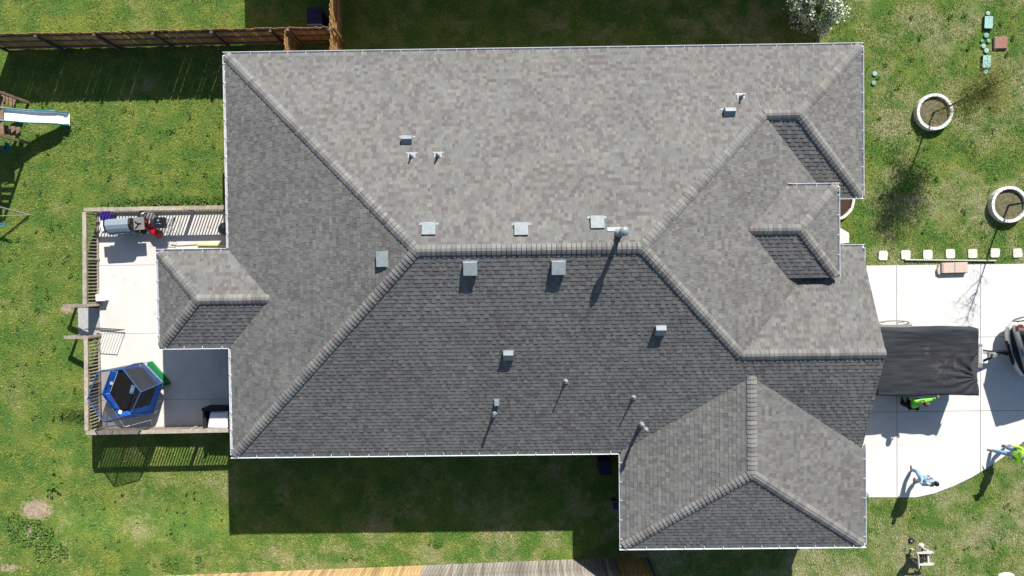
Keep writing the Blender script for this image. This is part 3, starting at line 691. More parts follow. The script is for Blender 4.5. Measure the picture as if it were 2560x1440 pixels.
# ================================================================== RAILINGS ROUND THE PATIO
TZ = 1.2
bal = MB(); bal.box((0, 0, 0), (.036, .036, TZ - PZ - .1)); bal_me = None
def railing(name, a, b, label, spacing=.125, ends=(True, True), posts=None, z0=PZ, z1=TZ):
    global bal_me
    a = Vector((a[0], a[1], 0)); b = Vector((b[0], b[1], 0)); d = (b - a).normalized(); L_ = (b - a).length; rz = math.atan2(d.y, d.x)
    t = thing(name, a, label, 'railing', rz=0)
    R3 = Matrix.Rotation(rz, 3, 'Z')
    for zz, w, h, nm in ((z1 - .02, .15, .04, 'top_rail'), (z1 - .085, .04, .09, 'upper_rail'), (z0 + .09, .06, .09, 'bottom_rail')):
        k = 0; segs = 3 if L_ > 3 else 1
        if nm != 'top_rail': segs = 1
        for i in range(segs):
            m = MB(); m.bar(a + d * (L_ * i / segs + .003) + Vector((0, 0, zz)), a + d * (L_ * (i + 1) / segs - .003) + Vector((0, 0, zz + random.uniform(-.003, .003))), w, h); m.build(nm, DECKW, t, True, bevel=.004)
    np_ = posts if posts else max(2, round(L_ / 1.8) + 1)
    for i in range(np_):
        if (i == 0 and not ends[0]) or (i == np_ - 1 and not ends[1]): continue
        q = a + d * (L_ * i / (np_ - 1)); m = MB(); m.box((q.x, q.y, (z1 - .042) / 2 - .2), (.09, .09, z1 - .042 + .4), R3); m.build('post', DECKW, t, True)
    n = int(L_ / spacing)
    for i in range(n):
        q = d * ((i + .6) * L_ / n)
        if bal_me is None: o = bal.build('baluster', DECKW, t); bal_me = o.data
        else: o = bpy.data.objects.new('baluster', bal_me); COL.objects.link(o); o.parent = t
        o.location = q + Vector((0, 0, (z0 + z1) / 2)); o.rotation_euler = (random.uniform(-.01, .01), random.uniform(-.01, .01), rz + random.uniform(-.1, .1))
    return t
nw = P(210, 524, TZ); ne = P(557, 518, TZ); w1 = P(211, 763, TZ); w2 = P(214, 845, TZ); sw = P(216, 1083, TZ); se = P(572, 1076, TZ)
railing('patio_railing', (nw.x, nw.y), (ne.x + .35, ne.y), 'weathered wooden railing along the top edge of the patio behind the gas grill', .12)
railing('patio_railing', (w1.x, w1.y), (nw.x, nw.y - .09), 'weathered wooden railing on the left edge of the patio above the steps', .135, ends=(True, False))
railing('patio_railing', (sw.x, sw.y + .09), (w2.x, w2.y), 'weathered wooden railing on the left edge of the patio beside the trampoline', .135, ends=(False, True))
railing('patio_railing', (sw.x, sw.y), (se.x + .4, se.y), 'weathered wooden railing along the bottom edge of the patio under the trampoline', .12)
for (yy, xa, lb) in ((764, 158, 'upper'), (843, 160, 'lower')):
    a = P(215, yy, TZ); b = P(xa, yy + 1, .75)
    t = thing('step_handrail', (a.x, a.y, 0), 'weathered wooden handrail on the %s side of the patio steps' % lb, 'handrail')
    m = MB(); m.bar(a, b, .13, .04); m.build('top_rail', DECKW, t, True, bevel=.004)
    m = MB(); m.bar(a - Vector((0, 0, .07)), b - Vector((0, 0, .07)), .04, .09); m.build('upper_rail', DECKW, t, True)
    for q in (a, b + Vector((.08, 0, 0))):
        m = MB(); m.box((q.x, q.y, q.z / 2 - .03), (.09, .09, q.z - .06)); m.build('post', DECKW, t, True)
# open metal gate
a = P(212, 823, 1.1); a2 = P(284, 828, 1.1)
gt = thing('metal_gate', (a.x, a.y, PZ), 'thin dark metal gate standing open at the top of the patio steps', 'gate')
for za in (1.08, .36):
    m = MB(); m.tube([(a.x, a.y, za), (a2.x, a2.y, za)], .014, 6); m.build('gate_rail', DARKM, gt, True)
for i in range(11):
    k = i / 10; q = a.lerp(a2, k); m = MB(); m.tube([(q.x, q.y, .34), (q.x, q.y, 1.08 + (.03 if i in (0, 10) else 0))], .009 if 0 < i < 10 else .016, 5); m.build('gate_bar', DARKM, gt, True)
# ================================================================== FENCES
def picket_fence(name, a, b, label, h=1.75, pw_=.14, gap=.003, mats=None, side=-1, rails=True, railm=None, cat='fence', lean=.012, posts=2.4, z0=.02, dog=True):
    a = Vector((a[0], a[1], 0)); b = Vector((b[0], b[1], 0)); d = (b - a).normalized(); L_ = (b - a).length; n = Vector((-d.y, d.x, 0)) * side
    t = thing(name, a, label, cat); rz = math.atan2(d.y, d.x); cache = {}
    k = int(L_ / (pw_ + gap))
    for i in range(k):
        s = (i + .5) * L_ / k; q = d * s; mm = mats(s, L_) if mats else FENCEW
        if mm.name not in cache:
            m = MB(); w = pw_ / 2
            prof = [(-w, 0), (w, 0), (w, h - .03), (w - .03, h), (-w + .03, h), (-w, h - .03)]
            m.add([(x, -.008, z) for x, z in prof] + [(x, .008, z) for x, z in prof], [(0, 1, 2, 3, 4, 5), (11, 10, 9, 8, 7, 6)] + [((i_ + 1) % 6, i_, i_ + 6, (i_ + 1) % 6 + 6) for i_ in range(6)])
            o = m.build('picket', mm, t); cache[mm.name] = o.data
        else: o = bpy.data.objects.new('picket', cache[mm.name]); COL.objects.link(o); o.parent = t
        o.location = q + Vector((0, 0, z0 + random.uniform(-.015, .015))); o.rotation_euler = (random.uniform(-lean, lean), random.uniform(-lean * .4, lean * .4), rz + random.uniform(-.05, .05))
    if rails:
        for zz in (.3, .95, h - .2):
            m = MB(); m.bar(a + n * .032 + Vector((0, 0, zz)), b + n * .032 + Vector((0, 0, zz)), .038, .085); m.build('rail', railm or FENCEDK, t, True)
        np_ = max(2, round(L_ / posts) + 1)
        for i in range(np_):
            q = a + d * (L_ * i / (np_ - 1)) + n * .1; m = MB(); m.box((q.x, q.y, (h + .0) / 2), (.09, .09, h), Matrix.Rotation(rz, 3, 'Z')); m.build('post', railm or FENCEDK, t, True)
    return t
fa0 = P(-60, 86, 1.75); fa1 = P(822, 67, 1.75); fb0 = P(712, 70, 1.75)
picket_fence('picket_fence', (fa0.x, fa0.y), (fa1.x, fa1.y), 'long dark wooden picket fence between the two back yards, seen from its rail side', mats=lambda s, L: FENCEW, side=-1)
CED2 = mat('sun_tinted_orange_picket', (.30, .165, .05), .75, scale=4, stretch=(3, 3, .5), rgb2=(.46, .28, .10), rnd=.15)  # cedar colour lightened to stand in for sunlight on the two side fences
OR = mat('orange_rail_timber', (.22, .13, .06), .8, var=.2, scale=5)
picket_fence('picket_fence', (fb0.x, fb0.y - .05), (fb0.x - .03, YN - .55), 'short orange-brown picket fence joining the long fence to the house wall', side=1, railm=OR, posts=1.6, mats=lambda s, L: CED2)
f0 = P(824, -60, 1.75)
picket_fence('picket_fence', (fa1.x + .02, YN - .55), (fa1.x + .08, f0.y), 'orange-brown picket fence running up from the house towards the neighbouring house', side=-1, railm=OR, mats=lambda s, L: CED2)
bf0 = P(100, 1452, 0); bf1 = P(1535, 1394, 0); bd = (bf1 - bf0).normalized(); bL = (bf1 - bf0).length
sY = P(1059, 1409).x; 
def bm_(s, L):
    return FENCEY if bf0.x + bd.x * s < sY else FENCEG
random.seed(3)
picket_fence('picket_fence', (bf0.x, bf0.y), (bf1.x, bf1.y), 'wooden boundary fence at the bottom, new yellow boards turning into grey weathered ones', h=1.8, gap=.003, mats=bm_, side=-1, lean=.006)
bf2 = P(1606, 1391, 0)
picket_fence('fence_gate', (bf1.x + .03, bf1.y - .01), (bf2.x, bf2.y - .02), 'brown wooden gate at the right end of the bottom fence in the garage shade', h=1.75, side=-1, cat='gate', railm=OR, posts=1.1)
vn = thing('vine_post', (bf2.x + .25, bf2.y - .3, 0), 'dark gate post wrapped in bare vine stems by the bottom gate', 'post')
m = MB(); m.box((bf2.x + .2, bf2.y - .1, .95), (.1, .1, 1.9)); m.build('post', FENCEDK, vn, True)
for k in range(9):
    m = MB(); q = [Vector((bf2.x + .15 + k * .035 + random.uniform(-.06, .06) + j * .04, bf2.y - .1 - j * .12 + random.uniform(-.05, .05), .1 + j * .3)) for j in range(7)]; m.tube(q, .009, 5); m.build('vine_stem', mat('vine_stem', (.13, .11, .09), .9) if k == 0 else bpy.data.materials['vine_stem'], vn, True)
# neighbouring house beyond the top fence
nb = thing('neighbour_house', (2, 16, 0), 'neighbouring house just beyond the top edge, its shadow covering the side yard', 'house')
nx0, nx1, ny = -9.5, 13.9, 12.8
m = MB(); m.add([(nx0, ny, 3.2), (nx1, ny, 3.2), (nx1, ny + 13, 3.2), (nx0, ny + 13, 3.2), (nx0 + 6, ny + 6.5, 5.6), (nx1 - 6, ny + 6.5, 5.6)] , [(0, 1, 5, 4), (1, 2, 5), (2, 3, 4, 5), (3, 0, 4), (3, 2, 1, 0)]); m.build('roof', mat('neighbour_roof', (.14, .13, .125), .9, var=.2, scale=6), nb, True)
m = MB(); m.box(((nx0 + nx1) / 2, ny + 6.5, 1.56), (nx1 - nx0 - .9, 12.1, 3.1)); m.build('wall', BRICK, nb, True)
for x in (-6, -2, 2, 6, 10):
    m = MB(); m.box((x, ny + .44, 1.6), (1.2, .05, 1.4)); w_ = m.build('window', WHITE, nb, True); m = MB(); m.box((x, ny + .41, 1.6), (1.04, .03, 1.24)); m.build('pane', GLASS, w_, True)
# ================================================================== PATIO THINGS
STEEL = mat('brushed_steel_lid', (.32, .38, .43), .4, .35, var=.06, scale=20)
GREYP = mat('grey_side_shelf', (.19, .18, .165), .6, var=.15, scale=10)
BLK = mat('black_enamel', (.012, .013, .016), .3, spec=.5)
a = P(290, 562, PZ + 1.1)
gr = thing('gas_grill', (a.x, a.y, PZ), 'large gas grill with a blue-grey steel lid at the upper left of the patio', 'grill', rz=R_(3))
Z = .78
m = MB(); m.box((0.0, 0, .42), (.78, .48, .68)); m.build('cabinet', DARKM, gr, bevel=.01)
m = MB(); prof = [(-.26, 0), (-.27, .13), (-.16, .27), (.0, .33), (.2, .30), (.26, .12), (.26, 0)]
n = len(prof); m.add([(-.46, y, Z + z) for y, z in prof] + [(.46, y, Z + z) for y, z in prof], [(i, (i + 1) % n, (i + 1) % n + n, i + n) for i in range(n)] + [tuple(range(n - 1, -1, -1)), tuple(range(n, 2 * n))]); lid = m.build('lid', STEEL, gr, bevel=.012)
for sx in (-1, 1):
    m = MB(); m.add([(sx * .461, y * 1.03, Z + z * 1.03) for y, z in prof] + [(sx * .53, y * .98, Z + z * .93) for y, z in prof], [(i, (i + 1) % n, (i + 1) % n + n, i + n) if sx > 0 else (i + n, (i + 1) % n + n, (i + 1) % n, i) for i in range(n)] + [tuple(range(n)), tuple(range(2 * n - 1, n - 1, -1))]); m.build('lid_end', BLK, gr)
m = MB(); m.tube([(-.2, -.29, Z + .11), (-.2, -.34, Z + .11), (.2, -.34, Z + .11), (.2, -.29, Z + .11)], .012, 8); m.build('handle', STEEL, lid)
m = MB(); m.box((-.66, .02, Z + .02), (.24, .42, .035)); m.build('side_shelf', WHITE, gr, bevel=.01)
m = MB(); m.box((.74, .02, Z + .02), (.42, .5, .04)); sh = m.build('side_shelf', GREYP, gr, bevel=.01)
m = MB(); m.bar((.60, .12, Z + .06), (.74, -.02, Z + .06), .03, .02); m.bar((.74, -.02, Z + .061), (.60, -.16, Z + .061), .03, .02); m.bar((.70, .03, Z + .062), (.84, .02, Z + .062), .03, .02); m.build('tongs', BLK, sh)
m = MB(); m.box((0, -.3, Z - .03), (.98, .09, .12)); pan = m.build('control_panel', STEEL, gr, bevel=.008)
for x in (-.32, -.1, .12, .34):
    m = MB(); m.lathe((x, -.345, Z - .03), [(.03, 0), (.028, .03), (0, .03)], 12, Matrix.Rotation(R_(90), 3, 'X')); m.build('knob', BLK, pan)
for x in (-.34, .34):
    for y in (-.2, .2):
        m = MB(); m.lathe((x - .02, y, .07), [(0, 0), (.06, 0), (.06, .03), (0, .03)], 12, Matrix.Rotation(R_(90), 3, 'Y')); m.build('wheel', BLK, gr)
# purple box
a = P(263, 540, PZ + .4); m = MB(); t = thing('purple_storage_tub', (a.x, a.y, PZ), 'purple plastic tub behind the gas grill in the patio corner', 'tub', rz=.05)
m.prism([(-.2, -.15), (.2, -.15), (.23, .02), (.16, .16), (-.16, .16), (-.22, .04)], 0, .36); PU = mat('purple_plastic', (.045, .02, .19), .4); m.build('body', PU, t, bevel=.01)
m = MB(); m.prism([(-.22, -.17), (.22, -.17), (.25, .02), (.18, .18), (-.18, .18), (-.24, .04)], .36, .39); m.build('lid', PU, t, bevel=.008)
# silver bag and grey bucket
a = P(353, 538, PZ + .4); m = MB(); m.ell((a.x, a.y, PZ + .26), (.17, .15, .25), 16, 10, jit=.16); bgs = m.build('foil_bag', mat('crumpled_foil', (.34, .36, .34), .35, .5, var=.3, scale=25, bump=.6, bscale=20)); tag(bgs, 'crumpled silver-grey bag standing beside a round grey bucket against the top railing', 'bag')
a = P(374, 541, PZ + .45); t = thing('bucket', (a.x, a.y, PZ), 'round grey lidded bucket between the silver bag and the black tabletop grill', 'bucket')
GB = mat('grey_bucket_plastic', (.20, .195, .18), .6, var=.1); m = MB(); m.lathe((0, 0, 0), [(0, 0), (.13, 0), (.155, .4)], 24); m.build('body', GB, t, smooth=True); m = MB(); m.lathe((0, 0, .4), [(.16, -.01), (.165, .02), (.14, .03), (0, .032)], 24); m.build('lid', GB, t, smooth=True)
# red ride-on toy / folded chair
RED = mat('glossy_red_plastic', (.40, .008, .012), .22, spec=.6)
a = P(374, 570, PZ + .35); t = thing('red_toy_scooter', (a.x, a.y, PZ), 'glossy red plastic ride-on scooter between the gas grill and the black grill', 'toy scooter', rz=R_(-42))
m = MB(); prof = [(-.40, .13, .42), (-.25, .16, .5), (-.05, .13, .40), (.08, .15, .36), (.28, .17, .44), (.42, .14, .33), (.47, .05, .22)]
rows = []
for x, w, z in prof:
    rows.append([(x, -w, z - .12), (x, -w * .85, z - .03), (x, 0, z), (x, w * .85, z - .03), (x, w, z - .12), (x, 0, z - .2)])
vs = [v for r in rows for v in r]; k = 6; m.add(vs, [(i * k + (j + 1) % k, i * k + j, (i + 1) * k + j, (i + 1) * k + (j + 1) % k) for i in range(len(rows) - 1) for j in range(k)] + [tuple(range(k)), tuple(range(len(rows) * k - 1, (len(rows) - 1) * k - 1, -1))])
bd_ = m.build('body', RED, t, smooth=True); bd_.modifiers.new('s', 'SUBSURF').levels = 2; bd_.modifiers['s'].render_levels = 2
m = MB(); m.tube([(-.36, -.22, .55), (-.38, 0, .52), (-.36, .22, .55)], .014, 8); m.build('handlebar', BLK, t)
for x, y in ((-.33, 0), (.3, -.13), (.3, .13)):
    m = MB(); m.lathe((x, y - .02, .12), [(0, 0), (.12, 0), (.12, .04), (0, .04)], 18, Matrix.Rotation(R_(-90), 3, 'X')); m.build('wheel', BLK, t)
a = P(351, 578, PZ + .3); t = thing('propane_bottle', (a.x, a.y, PZ), 'small black and brass gas bottle standing in the grill shade beside the red scooter', 'gas bottle')
m = MB(); m.lathe((0, 0, 0), [(0, 0), (.09, 0), (.1, .04), (.1, .24), (.06, .3), (0, .31)], 16); m.build('body', BLK, t, smooth=True); m = MB(); m.lathe((0, 0, .3), [(.03, 0), (.03, .05), (0, .05)], 10); m.build('valve', mat('brass', (.5, .35, .12), .35, .8), t)
# black tabletop grill on a wire stand
a = P(398, 557, PZ + .75); t = thing('tabletop_grill', (a.x, a.y, PZ), 'square black tabletop grill with a round gauge on a folding wire stand', 'grill', rz=R_(2))
m = MB(); m.box((0, 0, .62), (.42, .42, .14)); m.build('firebox', BLK, t, bevel=.03); m = MB(); m.box((0, 0, .74), (.46, .46, .09), taper=.86); lid = m.build('lid', BLK, t, bevel=.03)
CH = mat('chrome_trim', (.55, .57, .6), .25, .8)
m = MB(); m.lathe((-.02, .09, .785), [(.05, 0), (.05, .008), (.035, .012), (0, .012)], 20); m.build('gauge', CH, lid); m = MB(); m.tube([(-.1, -.05, .79), (-.05, -.035, .82), (.02, -.035, .82), (.07, -.05, .79)], .01, 8); m.build('handle', CH, lid)
for x in (-.19, .19):
    m = MB(); m.tube([(x, -.2, 0), (x, .2, .55)], .012, 6); m.build('leg', CH, t); m = MB(); m.tube([(x, .2, 0), (x, -.2, .55)], .012, 6); m.build('leg', CH, t)
a = P(425, 565, PZ + .5); t = thing('wire_rack', (a.x, a.y, PZ), 'thin wire rack with a black knob standing to the right of the black grill', 'rack', rz=R_(-8))
for i in range(5):
    m = MB(); m.tube([(-.16 + i * .075, -.28, .45), (-.12 + i * .075, .24, .5)], .006, 5); m.build('wire', CH, t)
for y, z in ((-.28, .45), (0, .475), (.24, .5)):
    m = MB(); m.tube([(-.2, y, z), (.2, y + .02, z)], .008, 5); m.build('frame_rod', CH, t)
for x in (-.18, .18):
    for y in (-.25, .22): m = MB(); m.tube([(x, y, 0), (x, y, .47)], .008, 5); m.build('leg', CH, t)
m = MB(); m.ell((.14, .3, .52), (.035, .08, .035), 10, 6); m.build('knob', BLK, t, smooth=True)
LIME = mat('lime_fibreglass', (.50, .72, .02), .4)
a = P(495, 613, PZ + .05); b = P(575, 613, PZ + .05); m = MB(); m.tube([(a.x, a.y, PZ + .04), (b.x, b.y, PZ + .05)], .035, 10); tag(m.build('lime_pool_noodle', LIME), 'bright lime-yellow foam noodle lying on the patio against the bay roof edge', 'pool noodle')
a = P(428, 611, PZ + .02); b = P(445, 614, PZ + .02); c = P(494, 611, PZ + .02); m = MB(); m.tube([(a.x, a.y, PZ + .025), (b.x, b.y, PZ + .02), (c.x, c.y, PZ + .02)], .012, 6); tag(m.build('tan_stick', mat('tan_stick', (.42, .28, .12), .7)), 'thin tan stick lying on the patio to the left of the lime noodle', 'stick')
a = P(563, 573, PZ + .5); t = thing('kettle_grill', (a.x, a.y, PZ), 'round black kettle grill with a rusty rim half hidden under the house gutter', 'grill')
m = MB(); m.lathe((0, 0, .35), [(0, .0), (.15, .03), (.26, .16), (.27, .2)], 24); m.build('bowl', mat('rusty_rim', (.22, .07, .02), .7, var=.3), t, smooth=True); m = MB(); m.lathe((0, 0, .56), [(.265, -.01), (.26, .04), (.18, .14), (.08, .19), (0, .2)], 24); m.build('lid', BLK, t, smooth=True)
for k in range(3):
    an = k * 2.09; m = MB(); m.tube([(.1 * math.cos(an), .1 * math.sin(an), .38), (.25 * math.cos(an), .25 * math.sin(an), 0)], .014, 6); m.build('leg', BLK, t)
a = P(251, 744, PZ + .3); t = thing('white_box', (a.x, a.y, PZ), 'white box standing by the left railing next to the patio steps', 'box', rz=.03)
WP = mat('white_plastic', (.80, .80, .80), .45, var=.03)
m = MB(); m.box((0, 0, .15), (.34, .25, .29)); m.build('body', WP, t, bevel=.01); m = MB(); m.box((0, 0, .305), (.37, .28, .03)); m.build('lid', WP, t, bevel=.01)
# wicker sofa
a = P(541, 1046, PZ + .4); t = thing('wicker_sofa', (a.x, a.y, PZ), 'dark wicker seat with a plump white cushion in the lower right patio corner', 'sofa')
WK = mat('dark_wicker', (.018, .013, .018), .7, var=.3, scale=60, bump=.6, bscale=90)
m = MB(); m.box((.02, 0, .17), (.95, .8, .34)); m.build('frame', WK, t, bevel=.02)
m = MB(); m.box((.02, .42, .36), (.95, .12, .72)); m.build('backrest', WK, t, bevel=.02)
m = MB(); m.box((-.42, .0, .28), (.12, .85, .56)); m.build('armrest', WK, t, bevel=.02)
m = MB(); m.prism([(-.33, -.37), (.5, -.4), (.5, .32), (-.2, .3)], .36, .52); cu = m.build('cushion', mat('white_cushion', (.75, .75, .78), .8, var=.04, bump=.2, bscale=6), t, bevel=.06)
# trampoline
BLUE = mat('blue_pad_vinyl', (.012, .10, .46), .45, var=.35, scale=3.5, bump=.5, bscale=7)
BLUEF = mat('blue_frame_sleeve', (.03, .075, .22), .5, var=.2)
def netmat():
    m, t, b = newmat('enclosure_net'); N = t.nodes; L = t.links
    b.inputs['Base Color'].default_value = (.035, .04, .05, 1); b.inputs['Roughness'].default_value = .8; b.inputs['Alpha'].default_value = .58
    return m
NET = netmat()
tz = PZ + .58
outer = [P(*q, tz) for q in ((357, 907), (406, 957), (382, 1034), (301, 1046), (254, 986), (277, 926))]
inner = [P(*q, tz) for q in ((355, 921), (392, 965), (374, 1013), (305, 1031), (274, 983), (294, 929))]
top = [P(*q, 2.27) for q in ((307, 922), (352, 980), (326, 1036), (258, 1054), (219, 997), (243, 931))]
tc = sum(outer, Vector()) / 6
tr = thing('trampoline', (tc.x, tc.y, PZ), 'blue hexagonal trampoline with a dark safety net in the lower left of the patio', 'trampoline')
m = MB(); m.prism([(q.x, q.y) for q in inner], tz - .03, tz - .02); jm = m.build('jumping_mat', mat('black_mat', (.016, .015, .015), .75, var=.2), tr, True)
for i in range(6):
    j = (i + 1) % 6; m = MB(); o1, o2, i1, i2 = outer[i], outer[j], inner[i], inner[j]; up = Vector((0, 0, .05))
    mid1 = o1.lerp(i1, .5) + up; mid2 = o2.lerp(i2, .5) + up; e_ = (o2 - o1) * .004
    m.add([o1 + e_, o2 - e_, mid2 - e_, mid1 + e_, i2 - e_, i1 + e_, o1 - up + e_, o2 - up - e_], [(0, 1, 2, 3), (3, 2, 4, 5), (1, 0, 6, 7)][0:3]); m.build('pad', BLUE, tr, True)
    m = MB(); m.tube([outer[i] - up, outer[j] - up], .022, 8); m.build('frame_tube', CH, tr, True)
    m = MB(); b0 = Vector((outer[i].x, outer[i].y, PZ)); b0 = tc.lerp(b0, .93); b0.z = PZ; m.tube([b0, outer[i] - up], .02, 8); m.build('leg', CH, tr, True)
    bow = outer[i].lerp(top[i], .5) + (outer[i] - tc) * .06; m = MB(); m.tube([outer[i], bow, top[i]], .022, 8); m.build('pole', BLUEF, tr, True)
    m = MB(); m.tube([top[i], top[j]], .02, 8); m.build('top_tube', BLUEF, tr, True)
    m = MB(); bw2 = outer[j].lerp(top[j], .5) + (outer[j] - tc) * .06; m.add([outer[i], outer[j], bw2, bow, top[j], top[i]], [(0, 1, 2, 3), (3, 2, 4, 5)]); m.build('net_panel', NET, tr, True)
a = P(331, 974, tz); t2 = MB(); Rm = Matrix.Rotation(R_(-17), 3, 'Z'); LG = mat('pale_blue_print', (.42, .60, .72), .5); DB = mat('dark_blue_print', (.02, .09, .22), .5)
m = MB(); m.box((a.x, a.y, tz - .016), (.17, .33, .004), Rm); lg = m.build('logo_plate', LG, tr, True)
m = MB(); m.box((a.x, a.y, tz - .012), (.135, .29, .004), Rm); m.build('print_field', DB, lg, True)
for k in range(3):
    q = Rm @ Vector((-.04 + k * .04, 0, 0)); m = MB(); m.box((a.x + q.x, a.y + q.y, tz - .008), (.018, .25 - .05 * (k % 2), .004), Rm); m.build('print_line', LG, lg, True)
for px_, py_, s, r in ((279, 958, .11, 8), (301, 1030, .13, -20), (352, 914, .09, 5)):
    q = P(px_, py_, tz + .05); m = MB(); m.box(q + Vector((0, 0, .012)), (s, s * 1.1, .006), Matrix.Rotation(R_(r), 3, 'Z')); m.build('white_patch', WP, tr, True)
GRN = mat('green_plastic_lid', (.015, .17, .06), .4)
a = [P(*q, PZ + .12) for q in ((370, 905), (378, 903), (423, 955), (424, 962), (405, 966), (360, 950))]
m = MB(); m.prism([(q.x, q.y) for q in a], PZ + .01, PZ + .13); tag(m.build('green_sandbox_lid', GRN), 'green plastic lid sticking out from under the right side of the trampoline', 'lid')
# ================================================================== PLAY TOWER AND SWING
PLW = mat('brown_play_timber', (.14, .085, .055), .85, scale=5, stretch=(1, 6, 1), rgb2=(.27, .19, .13), rnd=.15, bump=.3)
TEAL = mat('teal_plastic', (.01, .16, .17), .4); SLW = mat('pale_slide_plastic', (.72, .76, .80), .3)
a = P(20, 300, 1.4)
pt = thing('play_tower', (a.x - 1.2, a.y, 0), 'brown wooden play tower at the left edge with a white slide edged in teal', 'play set')
s0 = P(173, 298, .18); s1 = P(-25, 286, 1.45)
m = MB(); n = 14; sec = [(-.25, .13), (-.22, .13), (-.2, .02), (0, 0), (.2, .02), (.22, .13), (.25, .13), (.25, -.03), (-.25, -.03)]; vs = []
for i in range(n + 1):
    k = i / n; q = s0.lerp(s1, k); kz = .18 + 1.27 * (k + .09 * math.sin(k * 2 * math.pi * 1.5) * .55 if k > .12 else k * .35 / .12 * .12)
    for y, z in sec: vs.append((q.x, q.y + y, kz + z))
k = len(sec); m.add(vs, [(i * k + j, i * k + (j + 1) % k, (i + 1) * k + (j + 1) % k, (i + 1) * k + j) for i in range(n) for j in range(k)]); sl_ = m.build('slide', SLW, pt, True, smooth=False)
for y in (-.245, .245):
    m = MB(); q = []
    for i in range(n + 1):
        v = vs[i * k + 3]; q.append((v[0], v[1] + y, v[2] + .13))
    m.tube(q, .03, 8); m.build('slide_edge', TEAL, sl_, True)
tx1 = P(8, 300, 1.4).x; ty1 = P(5, 232, 1.5).y; ty0 = P(5, 340, 1.5).y
for i in range(7):
    m = MB(); m.box((tx1 - .07 - i * .145, (ty0 + ty1) / 2, 1.38), (.135, ty1 - ty0 - .2, .03)); m.build('deck_board', PLW, pt, True)
for x in (tx1 + .02, tx1 - 1.5):
    for y in (ty0, ty1):
        m = MB(); m.box((x, y, 1.25), (.1, .1, 2.5)); m.build('post', PLW, pt, True)
for y in (ty0 - .02, ty1 + .02):
    for z in (1.5, 1.75, 2.0): m = MB(); m.box((tx1 - .75, y, z), (1.6, .03, .16)); m.build('side_board', PLW, pt, True)
m = MB(); q = [(tx1 - .1, ty0 - .3, 2.35), (tx1 - .1, ty1 + .3, 2.35), (tx1 - 1.9, ty1 + .3, 2.35), (tx1 - 1.9, ty0 - .3, 2.35), (tx1 - 1.0, ty0 - .1, 3.1), (tx1 - 1.0, ty1 + .1, 3.1)]
m.add(q, [(0, 1, 5, 4), (2, 3, 4, 5), (1, 2, 5), (3, 0, 4), (3, 2, 1, 0)]); m.build('roof', mat('play_roof_tarp', (.04, .07, .06), .7), pt, True)
# ramp boards at the base
for i in range(4):
    b = P(8 + i * 9, 242 + i * 5, .9 - i * .1); m = MB(); m.bar((b.x, b.y - .2, b.z), (b.x, b.y + .2, b.z), .13, .03); m.build('ramp_board', PLW, pt, True)
    b = P(6 + i * 13, 322 + i * 2, .8 - i * .12); m = MB(); m.bar((b.x, b.y - .2, b.z), (b.x, b.y + .17, b.z), .2, .03); m.build('ramp_board', PLW, pt, True)
b = P(10, 370, .7); m = MB(); m.bar((b.x - .35, b.y, .7), (b.x + .1, b.y, .7), .1, .06); m.box((b.x + .08, b.y, .7), (.06, .45, .06)); m.box((b.x + .17, b.y, .7), (.05, .4, .06)); m.build('teal_handle', TEAL, pt, True)
ft = P(75, 538, 0); sw_ = thing('swing_frame', ft, 'thin A-frame leg of a swing set at the left edge with blue seat', 'swing')
tp = P(-150, 478, 2.3); f2 = P(-10, 560, 0)
m = MB(); m.tube([ft, tp], .03, 8); m.build('leg', GREYP, sw_, True); b = P(-90, 543, 1.3); m = MB(); m.tube([ft + Vector((0, 0, .1)), b], .016, 8); m.build('leg', GREYP, sw_, True)
b = P(6, 560, .5); m = MB(); m.bar(b + Vector((-.3, .06, 0)), b + Vector((.15, -.05, 0)), .1, .03); m.build('seat', mat('blue_seat', (.02, .13, .22), .5), sw_, True)
m = MB(); m.tube([b, (tp.x, tp.y, 2.3)], .006, 4); m.build('chain', CH, sw_, True)
# ================================================================== FRONT YARD THINGS
spots = [(2208, 639), (2264.5, 637), (2320, 636), (2376, 634), (2432, 634), (2488, 632), (2544, 632)]
nm = ['first', 'second', 'third', 'fourth', 'fifth', 'sixth', 'seventh']
for i, (x, y) in enumerate(spots):
    q = P(x, y, .04); k = 10; m = MB(); pol = []
    for c in range(4):
        an = c * math.pi / 2 + math.pi / 4
        for d_ in (-.22, 0, .22): r = .235 * (1 if d_ == 0 else .93) + random.uniform(-.012, .012); pol.append((r * math.cos(an + d_), r * math.sin(an + d_)))
    m.prism(pol, -.02, .045); o = m.build('stepping_stone', STONE); o.location = (q.x, q.y, 0); o.rotation_euler = (0, 0, random.uniform(-.08, .08))
    tag(o, '%s square pale stepping stone from the house in the row above the driveway' % nm[i], 'stepping stone', 'square stepping stones along the driveway')
a = P(2263, 650, .05); b = P(2490, 652, .05); m = MB(); m.tube([a, b], .035, 8); tag(m.build('metal_pole', mat('dull_grey_pole', (.30, .31, .29), .5, .3)), 'long thin grey pole lying on the grass between stepping stones and driveway', 'pole')
a = P(2386, 671, .2); t = thing('shingle_bundle', (a.x, a.y, .03), 'torn beige paper package lying on the driveway edge by the grey pole', 'package', rz=R_(1))
KR = mat('beige_kraft_paper', (.50, .39, .31), .8, var=.1, scale=14, bump=.2)
m = MB(); m.box((.02, .03, .12), (1.05, .42, .10)); m.build('top_bundle', KR, t, bevel=.015); m = MB(); m.box((-.03, -.03, .04), (1.1, .42, .06)); m.build('lower_bundle', KR, t, bevel=.015)
m = MB(); m.box((.02, .03, .172), (.03, .4, .004)); m.box((-.46, .03, .173), (.03, .4, .004)); m.build('strap', mat('blue_strap', (.1, .2, .35), .5), t)
m = MB(); m.prism([(-.62, -.2), (-.5, -.24), (-.48, .2), (-.58, .12), (-.64, .0)], .03, .1); m.build('torn_flap', KR, t)
